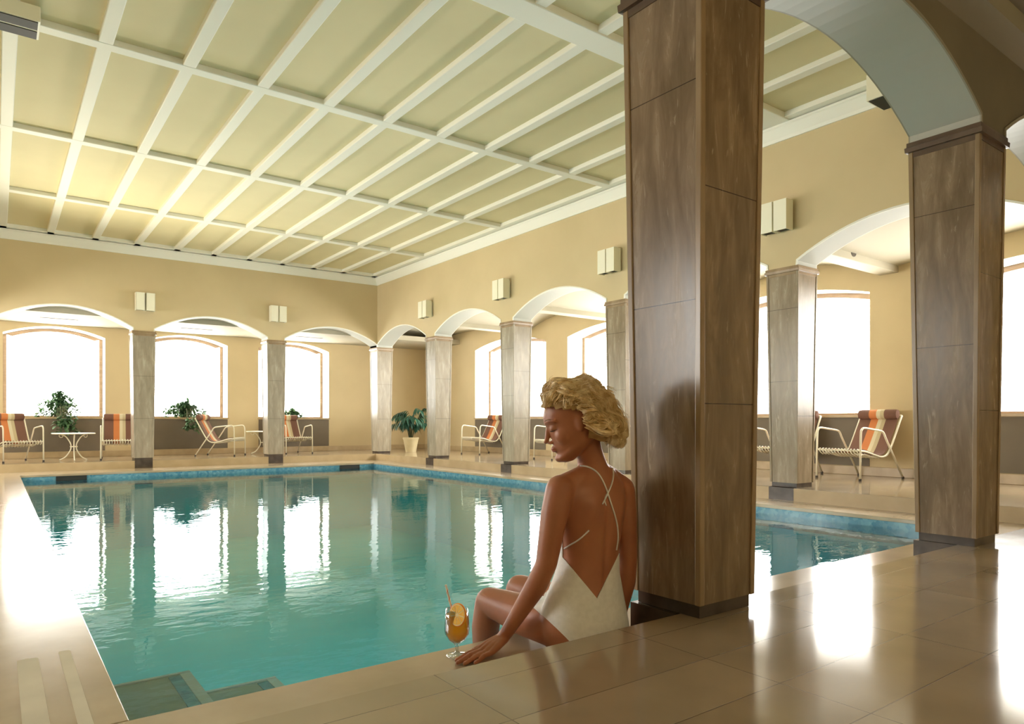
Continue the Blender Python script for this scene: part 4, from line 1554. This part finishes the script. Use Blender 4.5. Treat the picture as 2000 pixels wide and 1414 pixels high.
# ---- nails of the hand on the coping
for k2, k3 in hl:
    d_ = (k3 - k2).normalized()
    mb = MB()
    sdv = d_.cross(Vector((0, 0, 1))).normalized()
    nrm = sdv.cross(d_).normalized()
    c_ = k2.lerp(k3, 0.86) + nrm * 0.0058
    ellipsoid(mb, c_, (0.0055, 0.0038, 0.0012), (d_, sdv, nrm), 6)
    mb.build('fingernail', M['nail'], woman, smooth=True)

# ---- hair: a wavy chin-length bob
r = random.Random(21)
HH = HC + (F * -0.022 + U * 0.008) * HS
def is_face(n):
    f, s_, t = n
    return f > -0.02 and t < 0.22 + 0.30 * f
def hull(n):
    """outer radius of the hair in direction n = (f, s, t)"""
    f, s_, t = n
    rad = 0.114
    rad += 0.014 * max(0, t)
    rad += 0.012 * max(0, -f) * (1 - 0.2 * abs(t))
    rad += 0.034 * max(0, -t) * max(0, -f + 0.15) * 2
    rad += 0.036 * max(0, f) * max(0, t + 0.1) * 1.6
    rad -= 0.012 * abs(s_)
    rad += 0.016 * mnoise.noise(Vector((f * 3.4, s_ * 3.4, t * 3.4)) + Vector((4, 1, 7))) + 0.003 * mnoise.noise(Vector((f * 8, s_ * 8, t * 8)))
    ph_ = 10.0 * (0.55 * f - 0.8 * t) + 4 * s_ + 3.0 * mnoise.noise(Vector((f * 1.6, s_ * 1.6, t * 1.6)))
    rad += 0.0055 * math.sin(ph_)
    return rad
def HP(n, rad): return HH + F * (n[0] * rad) + S * (n[1] * rad) + U * (n[2] * rad)
mb = MB()
NU, NV = 64, 48
grid = {}
vs, fs = [], []
for i in range(NV + 1):
    th = math.pi * i / NV
    for j in range(NU):
        a = 2 * math.pi * j / NU
        n = (math.sin(th) * math.cos(a), math.sin(th) * math.sin(a), math.cos(th))
        edge = 1.0
        marg = max(-0.02 - n[0], n[2] - (0.22 + 0.30 * n[0]))
        edge = max(0.0, min(1.0, marg / 0.35))
        rad = hull(n) * (0.80 + 0.12 * edge ** 0.7) + 0.006 * mnoise.noise(Vector(n) * 7)
        if n[2] < -0.45: rad *= 0.98
        vs.append(HP(n, rad))
        grid[i, j] = (len(vs) - 1, is_face(n) or n[2] < -0.80)
for i in range(NV):
    for j in range(NU):
        q4 = [grid[i, j], grid[i, (j + 1) % NU], grid[i + 1, (j + 1) % NU], grid[i + 1, j]]
        if any(x[1] for x in q4): continue
        fs.append(tuple(x[0] for x in q4))
mb.mesh(vs, fs)
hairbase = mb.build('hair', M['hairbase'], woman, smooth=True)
hairbase['label'] = 'wavy chin-length blond hair'
mb = MB()
nlock = 0
while nlock < 340:
    n = Vector((r.gauss(0, 1), r.gauss(0, 1), r.gauss(0, 1))).normalized()
    if n.z < -0.50: continue
    if is_face(n): continue
    nlock += 1
    L = r.randint(12, 19)
    lay = r.uniform(0.88, 1.05)
    amp = r.uniform(0.004, 0.010)
    ph = r.uniform(0, 6.28)
    fq = r.uniform(0.8, 1.3)
    cur = n.copy()
    guide = []
    front = n.x > 0.15
    swirl = r.uniform(-0.6, 0.6)
    flip = r.uniform(-0.03, 0.09)
    for k in range(L):
        tt = k / (L - 1)
        rad = hull(cur) * (0.86 + (lay - 0.86) * min(1, 0.35 + tt * 2.2))
        if tt > 0.7: rad += (tt - 0.7) * flip
        guide.append((cur.copy(), rad))
        flow = Vector((-0.75, 0.30 * (1 if cur.y > 0 else -1) * (0.4 + tt), -0.15 - 0.95 * tt * (1.0 if not front else 0.55)))
        if front and k < 3: flow = Vector((-0.3, 0.25 * swirl, 0.6))
        side_ = cur.cross(flow).normalized()
        flow = flow + side_ * (0.42 * math.sin(ph + fq * 0.8 * k) + 0.2 * swirl)
        tang = (flow - cur * flow.dot(cur)).normalized()
        cur = (cur + tang * 0.11).normalized()
        if is_face(cur):
            cur = (cur + Vector((-0.12, 0, 0.02))).normalized()
        if cur.z < -0.80: break
    if len(guide) < 5: continue
    body_lock = smoothpath([HP(gn, rad - 0.005) for gn, rad in guide], 3)
    bl = len(body_lock)
    rl = r.uniform(0.0050, 0.0090)
    mb.tube(body_lock, [max(0.0006, rl * math.sin(math.pi * (0.12 + 0.86 * i / (bl - 1))) ** 0.7) for i in range(bl)], 6)
    ns = r.randint(9, 14)
    for q_ in range(ns):
        o1, o2 = r.gauss(0, 0.055), r.gauss(0, 0.055)
        dr = r.uniform(-0.002, 0.0065)
        pts = []
        for k, (gn, rad) in enumerate(guide):
            tt = k / (len(guide) - 1)
            sp_ = 1.0 - 0.45 * math.sin(math.pi * min(1, tt * 1.1))
            d_ = Vector((gn.x + o1 * sp_ * 0.6, gn.y + o2 * sp_, gn.z + (o1 - o2) * 0.5 * sp_)).normalized()
            w_ = amp * 0.35 * math.sin(k * 1.9 + ph + o1 * 9)
            pts.append(HP(d_, rad + dr + w_))
        P2 = smoothpath(pts, 2)
        m_ = len(P2)
        rad0 = r.uniform(0.0009, 0.0016)
        mb.tube(P2, [rad0 * (1 - 0.75 * (i / (m_ - 1)) ** 2) for i in range(m_)], 3, cap=False)
# loose flyaways on the crown
for k in range(150):
    n = Vector((r.gauss(-0.1, 0.5), r.gauss(0.2, 0.5), abs(r.gauss(0.6, 0.4)) + 0.1)).normalized()
    if is_face(n): continue
    pts = []
    cur = n
    for j in range(6):
        pts.append(HP(cur, hull(cur) * (1.0 + 0.019 * j)))
        cur = (cur + Vector((-0.09, r.gauss(0, 0.04), 0.0))).normalized()
    mb.tube(smoothpath(pts, 2), 0.0006, 3, cap=False)
mb.build('hair_locks', M['hair'], hairbase, smooth=True)
